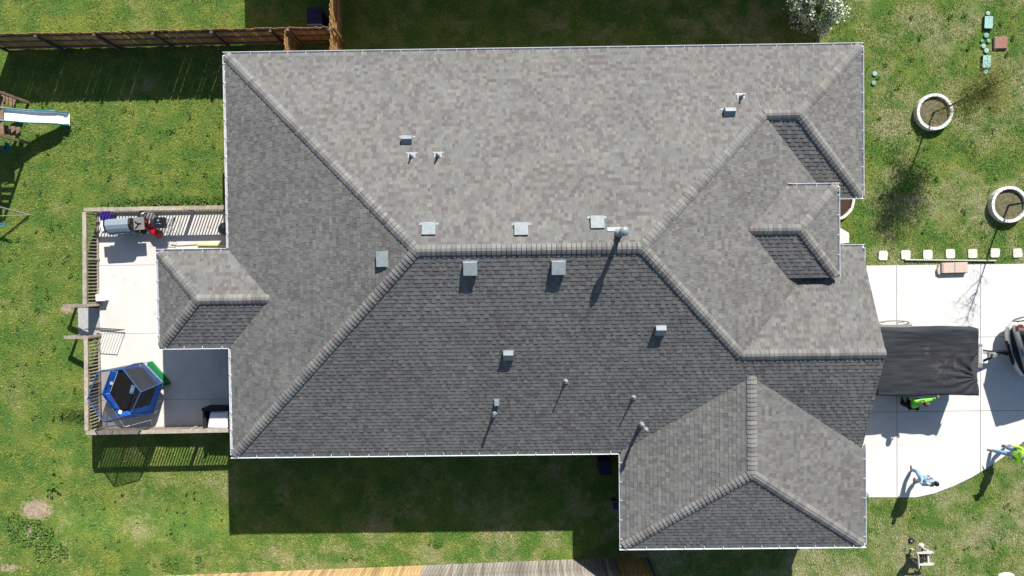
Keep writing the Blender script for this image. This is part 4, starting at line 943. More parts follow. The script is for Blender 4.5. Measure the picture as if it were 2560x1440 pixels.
m = MB(); m.box((.02, -.185, .12), (1.05, .012, .07)); m.build('printed_edge', mat('dark_blue_edge', (.02, .03, .12), .5), t)
# brick tree rings
WB = mat('whitewashed_brick', (.62, .60, .58), .8, var=.1, scale=14, rnd=.06, bump=.3)
SOILR = mat('mulch_litter', (.05, .085, .025), .95, scale=7, rgb2=(.19, .13, .09), bump=.7, bscale=40)
def ring(c, r, label, seed):
    t = thing('tree_ring', (c.x, c.y, 0), label, 'planter ring'); k = 22
    for i in range(k):
        a0 = 2 * math.pi * i / k + .006; a1 = 2 * math.pi * (i + 1) / k - .006
        for z0, z1 in ((0, .13), (.134, .26)):
            ro, ri = r, r - .12; dz = random.uniform(-.006, .006)
            q = [(ro * math.cos(a0), ro * math.sin(a0)), (ro * math.cos(a1), ro * math.sin(a1)), (ri * math.cos(a1), ri * math.sin(a1)), (ri * math.cos(a0), ri * math.sin(a0))]
            m = MB(); m.prism(q, z0, z1 + dz); m.build('brick', WB, t, bevel=.008)
    m = MB(); m.lathe((0, 0, 0), [(r - .115, .14), (r * .5, .16), (0, .17)], 24); m.build('soil', SOILR, t)
r1 = P(2338, 279, .26); r2 = P(2525, 511, .26)
ring(r1, .74, 'round white brick planter ring around the yellow-green tree', 1); ring(r2, .74, 'round white brick planter ring cut by the right edge around the bare tree', 2)
BARK = mat('thin_dark_bark', (.055, .045, .04), .9, var=.3, scale=20)
def leafset(pts, size, m_, flat=.4):
    m = MB()
    for q in pts:
        d = Vector((random.gauss(0, 1), random.gauss(0, 1), random.gauss(-.2, .6))).normalized(); s_ = d.cross(Vector((random.random(), random.random(), random.random()))).normalized(); l = random.uniform(*size)
        m.add([q, q + d * l * .5 + s_ * l * flat * .5, q + d * l, q + d * l * .5 - s_ * l * flat * .5], [(0, 1, 2, 3)])
    return m
def branchy(base, top, n, spread, zlo, zhi, r0, droop=0., sub=4, seed=1, levels=2):
    random.seed(seed); tw = MB(); tips = []
    for i in range(n):
        k = random.uniform(zlo, zhi); o = base.lerp(top, k); an = random.uniform(0, 2 * math.pi); L_ = spread * random.uniform(.5, 1.) * (1.15 - .5 * k)
        d = Vector((math.cos(an), math.sin(an), random.uniform(.2, .9))); pts = [o]
        for j in range(5):
            d = (d + Vector((random.gauss(0, .16), random.gauss(0, .16), -droop + random.gauss(0, .1)))).normalized(); pts.append(pts[-1] + d * L_ / 5)
        tw.tube(pts, [r0 * (1 - .17 * q) for q in range(6)], 5, cap=False); tips += pts[2:]
        for s_ in range(sub):
            j = random.randint(1, 5); q = pts[j]; d2 = Vector((random.gauss(0, 1), random.gauss(0, 1), random.gauss(.2, .5))).normalized(); p2 = [q]
            for _ in range(4):
                d2 = (d2 + Vector((random.gauss(0, .2), random.gauss(0, .2), -droop * 1.2 + random.gauss(0, .1)))).normalized(); p2.append(p2[-1] + d2 * L_ * .11)
            tw.tube(p2, [r0 * .45, r0 * .38, r0 * .3, r0 * .24, r0 * .16], 4, cap=False); tips += p2[1:]
    return tw, tips
YL = mat('yellow_green_leaf', (.17, .19, .045), .6, scale=4, rgb2=(.33, .31, .10)); 
def translucent(m, k):
    t = m.node_tree; b = t.nodes['Principled BSDF']; o = t.nodes['Material Output']; tl = t.nodes.new('ShaderNodeBsdfTranslucent'); mx = t.nodes.new('ShaderNodeMixShader'); mx.inputs[0].default_value = k
    for l in list(b.inputs['Base Color'].links): t.links.new(l.from_socket, tl.inputs[0])
    t.links.new(b.outputs[0], mx.inputs[1]); t.links.new(tl.outputs[0], mx.inputs[2]); t.links.new(mx.outputs[0], o.inputs[0])
translucent(YL, .45); translucent(LEAF, .3)
b0 = P(2335, 281, .2); tt = b0 + Vector((.15, .25, 4.1)); b0.z = .2
t = thing('willow_tree', (b0.x, b0.y, 0), 'slim sparse tree with wispy yellow-green foliage growing in the white ring', 'tree')
m = MB(); m.tube([b0, b0 + Vector((.03, .02, 1.0)), b0.lerp(tt, .5), tt], [.04, .034, .026, .008], 8); m.build('trunk', BARK, t, True)
tw, tips = branchy(b0, tt, 38, 1.25, .33, .98, .009, .13, 6, 5); tw.build('branch', BARK, t, True)
pts = []
for q in tips:
    for _ in range(8): pts.append(q + Vector((random.gauss(0, .14), random.gauss(0, .14), random.gauss(-.05, .15))))
leafset(pts, (.05, .11), YL, .28).build('foliage', YL, t, True)
b0 = P(2523, 513, .2); b0.z = .2; tt = b0 + Vector((.1, .0, 3.6))
t = thing('bare_tree', (b0.x, b0.y, 0), 'bare thin tree with fine leafless twigs in the ring at the right edge', 'tree')
m = MB(); m.tube([b0, b0 + Vector((.0, .02, 1.2)), b0.lerp(tt, .6), tt], [.045, .036, .026, .008], 8); m.build('trunk', BARK, t, True)
tw, tips = branchy(b0, tt, 22, 1.15, .55, .98, .009, -.06, 9, 11); tw.build('branch', BARK, t, True)
# blossoming bush tree top right
BL = mat('white_blossom', (.42, .47, .30), .7, scale=5, rgb2=(.70, .71, .56)); DG = mat('dark_green_leaf', (.04, .085, .045), .6, scale=4, rgb2=(.07, .13, .06))
cx = P(2058, 4, 2.2); random.seed(21)
t = thing('blossom_tree', (cx.x, cx.y, 0), 'bushy tree covered in white blossom above the top right corner of the roof', 'tree')
for k in range(5):
    an = k * 1.3; m = MB(); m.tube([(cx.x + .05 * math.cos(an), cx.y + .05 * math.sin(an), 0), (cx.x + .3 * math.cos(an), cx.y + .3 * math.sin(an), 1.1), (cx.x + .8 * math.cos(an), cx.y + .8 * math.sin(an), 2.2)], [.05, .035, .012], 6); m.build('trunk', BARK, t, True)
cl = []
for k in range(120):
    d = Vector((random.gauss(0, 1), random.gauss(0, 1), random.gauss(.15, .8))).normalized(); r = random.uniform(.55, 1.0); cl.append(Vector((cx.x, cx.y, 1.75)) + Vector((d.x * 1.1, d.y * 1.05, d.z * 1.15)) * r)
pb = []; pg = []
for q in cl:
    for _ in range(46): pb.append(q + Vector((random.gauss(0, .085), random.gauss(0, .085), random.gauss(.03, .08))))
    for _ in range(42): pg.append(q + Vector((random.gauss(0, .14), random.gauss(0, .14), random.gauss(-.08, .12))))
leafset(pg, (.05, .11), DG, .5).build('foliage', DG, t, True); leafset(pb, (.05, .095), BL, .9).build('blossom', BL, t, True)
# shrub by the garage corner, mostly hidden by the eave
cb = Vector((13.35, -9.1, .6)); t = thing('round_shrub', (cb.x, cb.y, 0), 'round green shrub beside the lower right garage corner', 'shrub'); pg = []
for _ in range(5200):
    d = Vector((random.gauss(0, 1), random.gauss(0, 1), random.gauss(0, 1))).normalized(); pg.append(cb + Vector((d.x * .62, d.y * .6, d.z * .62)) * random.uniform(.6, 1))
leafset(pg, (.05, .1), DG, .6).build('foliage', DG, t, True); m = MB(); m.tube([(cb.x, cb.y, 0), cb], .03, 6); m.build('trunk', BARK, t, True)
# utility lids
TL = mat('pale_teal_lid', (.26, .44, .39), .7, var=.12, scale=12); TG = mat('faded_green_lid', (.17, .34, .26), .7, var=.12, scale=12)
rd = [(2470, 33, .082, TL, 'small round pale green valve cap directly above the upper rectangular lid'), (2466, 88, .1, TG, 'round green valve cap directly below the upper rectangular lid'), (2455, 102, .055, TG, 'tiny round green valve cap left of the brown meter box'),
      (2472, 102, .075, TG, 'small round green valve cap nearest the brown meter box'), (2459, 115, .088, TL, 'round pale green valve cap second above the lower rectangular lid'), (2466.5, 126.5, .098, TL, 'round pale green valve cap just above the lower rectangular lid'), (2465, 179, .095, TL, 'round pale green valve cap directly below the lower rectangular lid'),
      (2187, 184, .095, TL, 'brighter upper round valve cap near the right gutter'), (2184.5, 207, .09, TG, 'greener lower round valve cap near the right gutter')]
for x, y, r, mm, lb in rd:
    q = P(x, y, .05); t = thing('irrigation_valve', (q.x, q.y, 0), lb, 'valve cover', 'round irrigation valve caps in the lawn')
    m = MB(); m.lathe((0, 0, 0), [(r, 0), (r, .05), (r * .93, .06), (0, .064)], 20); m.build('cover', mm, t); m = MB(); m.lathe((0, 0, .064), [(.012, 0), (.012, .008), (0, .008)], 8); m.build('bolt', DARKM, t)
for x, y, lb in ((2471.5, 56, 'upper rectangular pale teal valve box lid right of the two tree rings'), (2467, 154, 'lower rectangular pale teal valve box lid casting a dark edge')):
    q = P(x, y, .1); t = thing('valve_box', (q.x, q.y, 0), lb, 'valve box', 'rectangular irrigation boxes in the lawn', rz=R_(-3))
    m = MB(); m.box((0, 0, .05), (.36, .52, .1)); m.build('body', mat('dark_box_rim', (.03, .06, .05), .7) if 'dark_box_rim' not in bpy.data.materials else bpy.data.materials['dark_box_rim'], t, bevel=.02)
    m = MB(); m.box((0, 0, .105), (.33, .49, .02)); m.build('lid', TL, t, bevel=.02); m = MB(); m.box((0, .17, .118), (.02, .07, .006)); m.build('lid_slot', DARKM, t)
q = P(2502, 107, .08); t = thing('meter_box', (q.x, q.y, 0), 'square rust-brown water meter box beside the row of round green caps', 'meter box')
m = MB(); m.box((0, 0, .04), (.54, .5, .08)); m.build('rim', mat('grey_rim', (.16, .17, .16), .8), t, bevel=.02); m = MB(); m.box((0, 0, .085), (.49, .45, .02)); m.build('lid', mat('rust_brown_lid', (.27, .13, .09), .7, var=.2, scale=14), t, bevel=.015)
# white deck chair bottom right
WC = mat('white_chair_paint', (.50, .49, .46), .6, var=.08, scale=10)
q = P(2292, 1384, 0); t = thing('garden_chair', (q.x, q.y, 0), 'small white slatted garden chair with rounded arms on the lower right grass', 'chair', rz=R_(3))
for i in range(5):
    m = MB(); m.box((-.14 + i * .075, .0, .30 + i * .012), (.062, .42, .018)); m.build('seat_slat', DARKM, t)
for y in (-.24, .24):
    m = MB(); pol = [(-.26, -.035), (.05, -.05), (.28, -.06), (.37, -.04), (.41, 0), (.37, .04), (.28, .06), (.05, .05), (-.26, .035)]; m.prism([(x, y_ + y) for x, y_ in pol], .48, .5); m.build('arm', WC, t)
    m = MB(); m.box((.26, y * .93, .24), (.07, .03, .48)); m.build('leg', WC, t); m = MB(); m.box((-.22, y * .93, .24), (.07, .03, .48)); m.build('leg', WC, t)
for i in range(5):
    m = MB(); y = -.2 + i * .1; m.bar((-.16, y * .8, .3), (-.42, y, .86), .018, .075, up=(0, 1, 0)); m.build('back_slat', WC, t)
m = MB(); m.box((-.36, 0, .74), (.03, .5, .06)); m.build('back_rail', WC, t); m = MB(); m.box((.25, 0, .36), (.07, .62, .03)); m.build('front_rail', WC, t); m = MB(); m.box((.25, 0, .28), (.02, .46, .09)); m.build('apron', WC, t)
q = P(2306, 1366, .6); m = MB(); m.lathe((q.x, q.y, .5), [(.13, 0), (.125, .012), (.075, .02), (.065, .09), (.03, .11), (0, .11)], 16, Matrix.Rotation(.25, 3, 'X')); tag(m.build('sun_hat', mat('grey_white_cloth', (.5, .49, .45), .8, var=.15)), 'pale cloth sun hat resting on the arm of the white garden chair', 'hat')
q = P(2284, 1356, .2); t = thing('spare_tyre', (q.x, q.y, 0), 'small dark wheel lying on the grass at the upper left of the white chair', 'wheel')
m = MB(); m.lathe((0, 0, .0), [(.05, .05), (.11, .045), (.12, .02), (.11, 0)], 18); m.build('tyre', BLK, t); m = MB(); m.lathe((0, 0, 0), [(.05, .052), (0, .055)], 14); m.build('hub', GREYP, t)
q = P(2516, 1441, .05); m = MB(); m.ell((q.x, q.y, .03), (.36, .16, .05), 18, 8, jit=.06); tag(m.build('flat_rock', STONE, smooth=True), 'pale flat rock cut off by the bottom right edge', 'rock')
# things in the shade beside the houses
BB = mat('dark_blue_bin', (.010, .012, .045), .7); 
def bin_(px, py, h, label, rz=0, s=1):
    q = P(px, py, h); t = thing('wheeled_bin', (q.x, q.y, 0), label, 'bin', rz=rz)
    m = MB(); m.box((0, 0, h * .45), (.55 * s, .62 * s, h * .88), taper=1.08); m.build('body', BB, t, bevel=.02); m = MB(); m.box((0, 0, h * .93), (.64 * s, .72 * s, .07), taper=.93); m.build('lid', BB, t, bevel=.02)
    for x in (-.22, .22): m = MB(); m.lathe((x * s - .02, .33 * s, .11), [(0, 0), (.1, 0), (.1, .05), (0, .05)], 14, Matrix.Rotation(R_(90), 3, 'Y')); m.build('wheel', BLK, t)
    m = MB(); m.tube([(-.24 * s, .38 * s, h * .93), (.24 * s, .38 * s, h * .93)], .016, 6); m.build('handle', BB, t)
bin_(785, 42, 1.0, 'dark blue wheeled bin in the shade by the orange corner fence'); bin_(1514, 1172, 1.0, 'dark blue bin hidden in the black shade by the garage corner', s=.8)
q = P(800, 62, .9); m = MB(); m.tube([(q.x, q.y - .08, .0), (q.x, q.y - .08, .8), (q.x, q.y - .04, .92), (q.x - .02, q.y + .06, .9)], .018, 8); tag(m.build('white_standpipe', WP, smooth=True), 'thin white hooked pipe standing between the blue bin and the fence', 'pipe')
q = P(1539, 1266, .6); t = thing('window_well_frame', (q.x, q.y, 0), 'small pale rectangular frame sticking out beside the garage gutter', 'frame', rz=R_(7))
for a_, b_, w_ in (((-.13, -.2), (-.13, .2), .03), ((.13, -.2), (.13, .2), .03), ((-.145, .185), (.145, .185), .03), ((-.145, -.185), (.145, -.185), .03)):
    m = MB(); m.bar((a_[0], a_[1], .55), (b_[0], b_[1], .55), w_, .04); m.build('frame_bar', GREYP, t)
m = MB(); m.box((0, 0, .27), (.2, .3, .5)); m.build('body', DARKM, t)
# ================================================================== TRAILER
def tarpmat():
    m, t, b = newmat('black_mesh_tarp'); N = t.nodes; L = t.links; tc = N.new('ShaderNodeTexCoord')
    def nz(s, sc=(1, 1, 1), d=5):
        mp = N.new('ShaderNodeMapping'); mp.inputs['Scale'].default_value = sc; L.new(tc.outputs['Object'], mp.inputs[0]); n = N.new('ShaderNodeTexNoise'); n.inputs['Scale'].default_value = s; n.inputs['Detail'].default_value = d; L.new(mp.outputs[0], n.inputs['Vector']); return n.outputs[0]
    r = N.new('ShaderNodeValToRGB'); r.color_ramp.elements[0].position = .35; r.color_ramp.elements[1].position = .75; r.color_ramp.elements[0].color = (.014, .016, .020, 1); r.color_ramp.elements[1].color = (.034, .037, .043, 1); L.new(nz(2.2, (.5, 4, 1)), r.inputs[0])
    # brown worn area towards the front
    sp = N.new('ShaderNodeVectorMath'); sp.operation = 'DISTANCE'; L.new(tc.outputs['Object'], sp.inputs[0]); sp.inputs[1].default_value = (.75, -.3, 1.5)
    mr = N.new('ShaderNodeMapRange'); mr.inputs['From Min'].default_value = .85; mr.inputs['From Max'].default_value = .3; L.new(sp.outputs['Value'], mr.inputs[0])
    mr2 = N.new('ShaderNodeMapRange'); mr2.inputs['From Min'].default_value = .5; mr2.inputs['From Max'].default_value = .6; L.new(nz(4), mr2.inputs[0])
    mu = N.new('ShaderNodeMath'); mu.operation = 'MULTIPLY'; L.new(mr.outputs[0], mu.inputs[0]); L.new(mr2.outputs[0], mu.inputs[1])
    mx = N.new('ShaderNodeMix'); mx.data_type = 'RGBA'; L.new(mu.outputs[0], mx.inputs[0]); L.new(r.outputs[0], mx.inputs[6]); mx.inputs[7].default_value = (.062, .050, .041, 1)
    # dusty thread lines
    r2 = N.new('ShaderNodeMapRange'); r2.inputs['From Min'].default_value = .66; r2.inputs['From Max'].default_value = .74; r2.inputs['To Max'].default_value = .6; L.new(nz(3, (.15, 14, 1), 3), r2.inputs[0])
    mx2 = N.new('ShaderNodeMix'); mx2.data_type = 'RGBA'; L.new(r2.outputs[0], mx2.inputs[0]); L.new(mx.outputs[2], mx2.inputs[6]); mx2.inputs[7].default_value = (.11, .12, .12, 1)
    L.new(mx2.outputs[2], b.inputs['Base Color']); b.inputs['Roughness'].default_value = .75; b.inputs['Specular IOR Level'].default_value = .25
    bp = N.new('ShaderNodeBump'); bp.inputs['Strength'].default_value = .4; bp.inputs['Distance'].default_value = .015; L.new(nz(3, (.6, 5, 1)), bp.inputs['Height']); L.new(bp.outputs[0], b.inputs['Normal'])
    return m
TARP = tarpmat()
TH = 1.55
k_ = [P(2205, 824, TH), P(2444, 818, TH), P(2455, 984, TH), P(2190, 997, TH)]
tx0, tx1_ = k_[0].x - .2, (k_[1].x + k_[2].x) / 2; tyn = (k_[0].y + k_[1].y) / 2; tys = (k_[2].y + k_[3].y) / 2; tcx, tcy = (tx0 + tx1_) / 2, (tyn + tys) / 2; TLn = tx1_ - tx0; TWd = tyn - tys
trl = thing('dump_trailer', (tcx, tcy, 0), 'loaded trailer parked on the driveway against the house front', 'trailer')
m = MB(); m.box((0, 0, .95), (TLn - .08, TWd - .12, 1.05)); m.build('box_body', mat('dark_grey_trailer_paint', (.05, .052, .055), .5), trl, bevel=.02)
m = MB(); m.box((0, 0, .4), (TLn - .3, .7, .12)); m.build('chassis', DARKM, trl)
for sx in (-.48, .48):
    for sy in (-1, 1):
        m = MB(); m.lathe((sx, sy * (TWd / 2 - .12) - .1, .38), [(0, 0), (.2, 0), (.36, .0), (.38, .04), (.38, .18), (.36, .2), (.2, .2), (0, .2)], 24, Matrix.Rotation(R_(-90), 3, 'X')); w_ = m.build('wheel', BLK, trl)
# fender, seen past the north side
m = MB(); fpx = P(2238, 817, .85); fx = fpx.x - tcx; fy = fpx.y - tcy
pf = [(-.75, -.05), (-.7, .03), (-.3, .06), (.5, .06), (.72, .03), (.75, -.05)]
m.box((fx, fy - .02, .84), (1.35, .2, .03)); m.box((fx - .0, fy + .075, .78), (1.3, .012, .1)); m.box((fx + .67, fy - .01, .76), (.012, .2, .16)); m.build('fender', mat('grey_fender_paint', (.23, .215, .20), .6, var=.1), trl, bevel=.006)
# tongue
hq = P(2508, 882, .5); tg = P(2458, 893, .5); hx, hy = hq.x - tcx, hq.y - tcy
for y in (-.55, .45):
    m = MB(); m.bar((TLn / 2 - .1, y + (tg.y - tcy) * .3, .5), (hx - .1, hy, .5), .07, .1); m.build('tongue_beam', DARKM, trl)
m = MB(); m.bar((hx - .25, hy, .5), (hx + .12, hy, .5), .12, .09); m.build('coupler', DARKM, trl)
q = P(2487, 886, .9); m = MB(); m.tube([(q.x - tcx, q.y - tcy, .15), (q.x - tcx, q.y - tcy, 1.0)], .045, 10); m.build('jack', CH, trl); m = MB(); m.box((q.x - tcx, q.y - tcy - .03, .72), (.3, .2, .08)); m.build('jack_bracket', GREYP, trl)
m = MB(); m.tube([(TLn / 2 + .1, hy - .2, .6), (TLn / 2 + .2, hy + .25, .75), (TLn / 2 + .42, hy + .38, .8), (TLn / 2 + .55, hy + .1, .7), (hx, hy + .1, .6), (hx + .3, hy + .05, .55)], .014, 6); m.build('brake_cable', BLK, trl)
q = P(2451, 890, 1.0); bxm = MB(); bxm.box((q.x - tcx, q.y - tcy, .78), (.2, .95, .42)); tb = bxm.build('toolbox', GREYP, trl, bevel=.02)
m = MB(); m.box((q.x - tcx + .03, q.y - tcy + .02, .997), (.13, .62, .012)); m.build('vent_panel', WP, tb)
for i in range(15):
    m = MB(); m.box((q.x - tcx + .03, q.y - tcy + .02 - .28 + i * .04, 1.006), (.09, .016, .008)); m.build('louvre', BLK, tb)
# tarp over it: a draped sheet of its own
nx_, ny_ = 120, 70; vs = []; hw, hl = TWd / 2, TLn / 2
cr = Vector((P(2452, 943, TH).x - tcx, P(2452, 943, TH).y - tcy))
for i in range(nx_ + 1):
    for j in range(ny_ + 1):
        u_ = -1 + 2 * i / nx_; v_ = -1 + 2 * j / ny_
        x = u_ * (hl + .05); y = v_ * (hw + .12)
        ex = max(0, abs(x) - (hl - .03)); ey = max(0, abs(y) - (hw - .05)); drop = 0
        z = TH
        if ey > 0: z -= ey * 2.6; y = math.copysign(hw - .02 + ey * .35, y)
        if ex > 0: z -= ex * 4.0; x = math.copysign(hl - .02 + ex * .2, x)
        z += .05 * (float(vnoise(x, y * 1.3, .8)) - .5) + .008 * (float(vnoise(x * 1, y * 6 + 3, .4)) - .5)
        d = Vector((x - cr.x, y - cr.y)); r = d.length; an = math.atan2(d.y, -d.x)
        if r < 1.5 and r > .02:
            kx = math.exp(-r * 1.6) * min(1, r * 3); z += .075 * kx * math.sin(an * 17 + 1.5 * math.sin(an * 3)); z -= .1 * math.exp(-r * 3)
        # the sheet dips ahead of the tool box
        dd = math.hypot((x - hl + .05) / .3, (y + .1) / .45)
        if dd < 1: z -= .22 * (1 - dd) ** .7
        z -= .03 * math.cos(x * 1.7) + .02
        vs.append((x, y + .02 * math.sin(x * 2.3) * abs(v_), z))
k = ny_ + 1
tmb = MB(); tmb.add(vs, [(i * k + j, (i + 1) * k + j, (i + 1) * k + j + 1, i * k + j + 1) for i in range(nx_) for j in range(ny_)])
tpo = tmb.build('black_tarp', TARP, smooth=True); tpo.location = (tcx, tcy, 0); sd = tpo.modifiers.new('thick', 'SOLIDIFY'); sd.thickness = .006
tag(tpo, 'black worn mesh tarp draped over the loaded trailer, creased at its right end', 'tarp')
q = P(2236, 808, .5); t = thing('oval_hoop', (q.x, q.y, .03), 'grey oval hoop of flat bar leaning beside the trailer at the house front', 'hoop')
m = MB(); n = 32; m.tube([(.62 * math.cos(2 * math.pi * i / n), .1 * math.sin(2 * math.pi * i / n), .42 + .1 * math.sin(2 * math.pi * i / n)) for i in range(n + 1)], .022, 6); m.build('rim', GREYP, t)
for x in (-.4, .4): m = MB(); m.tube([(x, .04, .45), (x, .0, 0)], .015, 6); m.build('leg', GREYP, t)
# ================================================================== CAR
PAINT = mat('silver_car_paint', (.56, .56, .55), .35, .15, var=.02, spec=.6); CG = mat('car_glass', (.008, .012, .02), .06, spec=.9); BP = mat('black_bumper_plastic', (.018, .02, .028), .5); TLM = mat('red_tail_lens', (.17, .015, .015), .2, spec=.7)
r0 = P(2512, 820, .55); r1_ = P(2549, 944, .55); mid = (r0 + r1_) / 2; ax = (r1_ - r0).normalized(); rz = math.atan2(ax.y, ax.x) + math.pi / 2
car = thing('sport_utility_car', (mid.x, mid.y, 0), 'silver-gold sport utility car backed up to the trailer, only its tail in view', 'car', rz=rz)
# local: +x forward (away), +y left (north). rear at x=0
hwid = (r1_ - r0).length / 2 + .12
def body_sec(x, w, z0, z1, tum): return [(x, -w, z0), (x, -w * 1.01, (z0 + z1) / 2), (x, -w * tum, z1), (x, w * tum, z1), (x, w * 1.01, (z0 + z1) / 2), (x, w, z0)]
def loft(secs, m_, name, parent, smooth=True, cap=True):
    k = len(secs[0]); m = MB(); m.add([v for s_ in secs for v in s_], [(i * k + j, (i + 1) * k + j, (i + 1) * k + (j + 1) % k, i * k + (j + 1) % k) for i in range(len(secs) - 1) for j in range(k)] + ([tuple(range(k - 1, -1, -1)), tuple(range((len(secs) - 1) * k, len(secs) * k))] if cap else []))
    return m.build(name, m_, parent, smooth=False, bevel=.03)
w = hwid * .98
body = loft([body_sec(.18, w * .78, .42, 1.0, .97), body_sec(.3, w * .96, .35, 1.05, .97), body_sec(.6, w, .3, 1.08, .95), body_sec(3.6, w, .3, 1.05, .95), body_sec(4.5, w * .95, .35, .95, .92), body_sec(4.75, w * .8, .45, .8, .9)], PAINT, 'body', car)
loft([body_sec(.20, w * .86, 1.04, 1.06, .99), body_sec(.38, w * .82, 1.05, 1.86, .93), body_sec(2.6, w * .82, 1.05, 1.88, .93), body_sec(3.4, w * .88, 1.04, 1.07, .98)], CG, 'cabin_glass', car)
loft([body_sec(.32, w * .79, 1.83, 1.88, .98), body_sec(.7, w * .81, 1.84, 1.94, .96), body_sec(2.4, w * .81, 1.84, 1.94, .96), body_sec(2.65, w * .76, 1.82, 1.87, .98)], PAINT, 'roof', car)
m = MB()
for s_ in (-1, 1): m.bar((.38, s_ * w * .80, 1.85), (.2, s_ * w * .86, 1.05), .09, .05)
m.bar((.40, -w * .79, 1.87), (.40, w * .79, 1.87), .14, .04, up=(0, 0, 1)); m.build('hatch_frame', PAINT, car)
bm = MB()
bp_ = [(.02, -w * .62), (-.04, -w * .3), (-.05, 0), (-.04, w * .3), (.02, w * .62), (.14, w * .9), (.36, w * 1.01), (.5, w * 1.02), (.5, -w * 1.02), (.36, -w * 1.01), (.14, -w * .9)]
bm.prism(bp_, .36, .62); bmo = bm.build('bumper', PAINT, car, bevel=.04)
m = MB(); m.prism([(x * .8 + .03 if x < .1 else x * .96, y * .92) for x, y in bp_], .62, .66); m.build('bumper_step', BP, bmo, bevel=.01)
m = MB(); m.box((-.01, -.05, .7), (.05, .32, .16)); m.box((-.03, 0, .46), (.05, 1.0, .12)); m.build('bumper_insert', BP, bmo)
m = MB(); m.box((.0, 0, .56), (.3, .8, .06)); m.box((-.14, 0, .48), (.2, .09, .09)); m.build('tow_hitch', DARKM, car)
m = MB(); m.bar((.13, -.16, .9), (.13, .16, .9), .012, .15, up=(-.8, 0, .5)); pl_ = m.build('licence_plate', mat('pale_blue_plate', (.30, .36, .45), .4), car)
m = MB(); m.bar((.155, -.55, .97), (.155, -.42, .97), .02, .09, up=(-.8, 0, .5)); m.build('badge', CH, car)
for s_ in (-1, 1):
    m = MB(); m.add([(.16, s_ * w * .76, .86), (.2, s_ * w * .93, .86), (.36, s_ * w * .99, .9), (.38, s_ * w * .97, 1.08), (.26, s_ * w * .88, 1.11), (.19, s_ * w * .74, 1.09), (.4, s_ * w * .7, 1.1)], [(0, 1, 4, 5), (1, 2, 3, 4), (5, 4, 3, 6)]); m.build('tail_light', TLM, car)
    for x in (.95, 3.8):
        m = MB(); m.lathe((x, s_ * w - (.22 if s_ > 0 else -.0), .37), [(0, 0), (.36, 0), (.38, .05), (.38, .17), (.36, .22), (0, .22)], 24, Matrix.Rotation(R_(-90), 3, 'X')); m.build('wheel', BLK, car)
    m = MB(); n = 14; m.tube([(.95 + .46 * math.cos(math.pi * i / n), s_ * (w + .005), .4 + .44 * math.sin(math.pi * i / n)) for i in range(n + 1)], .04, 8); m.build('wheel_arch', BP, car)
    m = MB(); m.box((2.3, s_ * (w + .03), .5), (2.0, .08, .12)); m.build('side_step', BP, car)
m = MB(); m.tube([(.2, -w * .7, 1.07), (.26, 0, 1.10), (.2, w * .7, 1.07)], .02, 6); m.build('hatch_trim', BP, car)
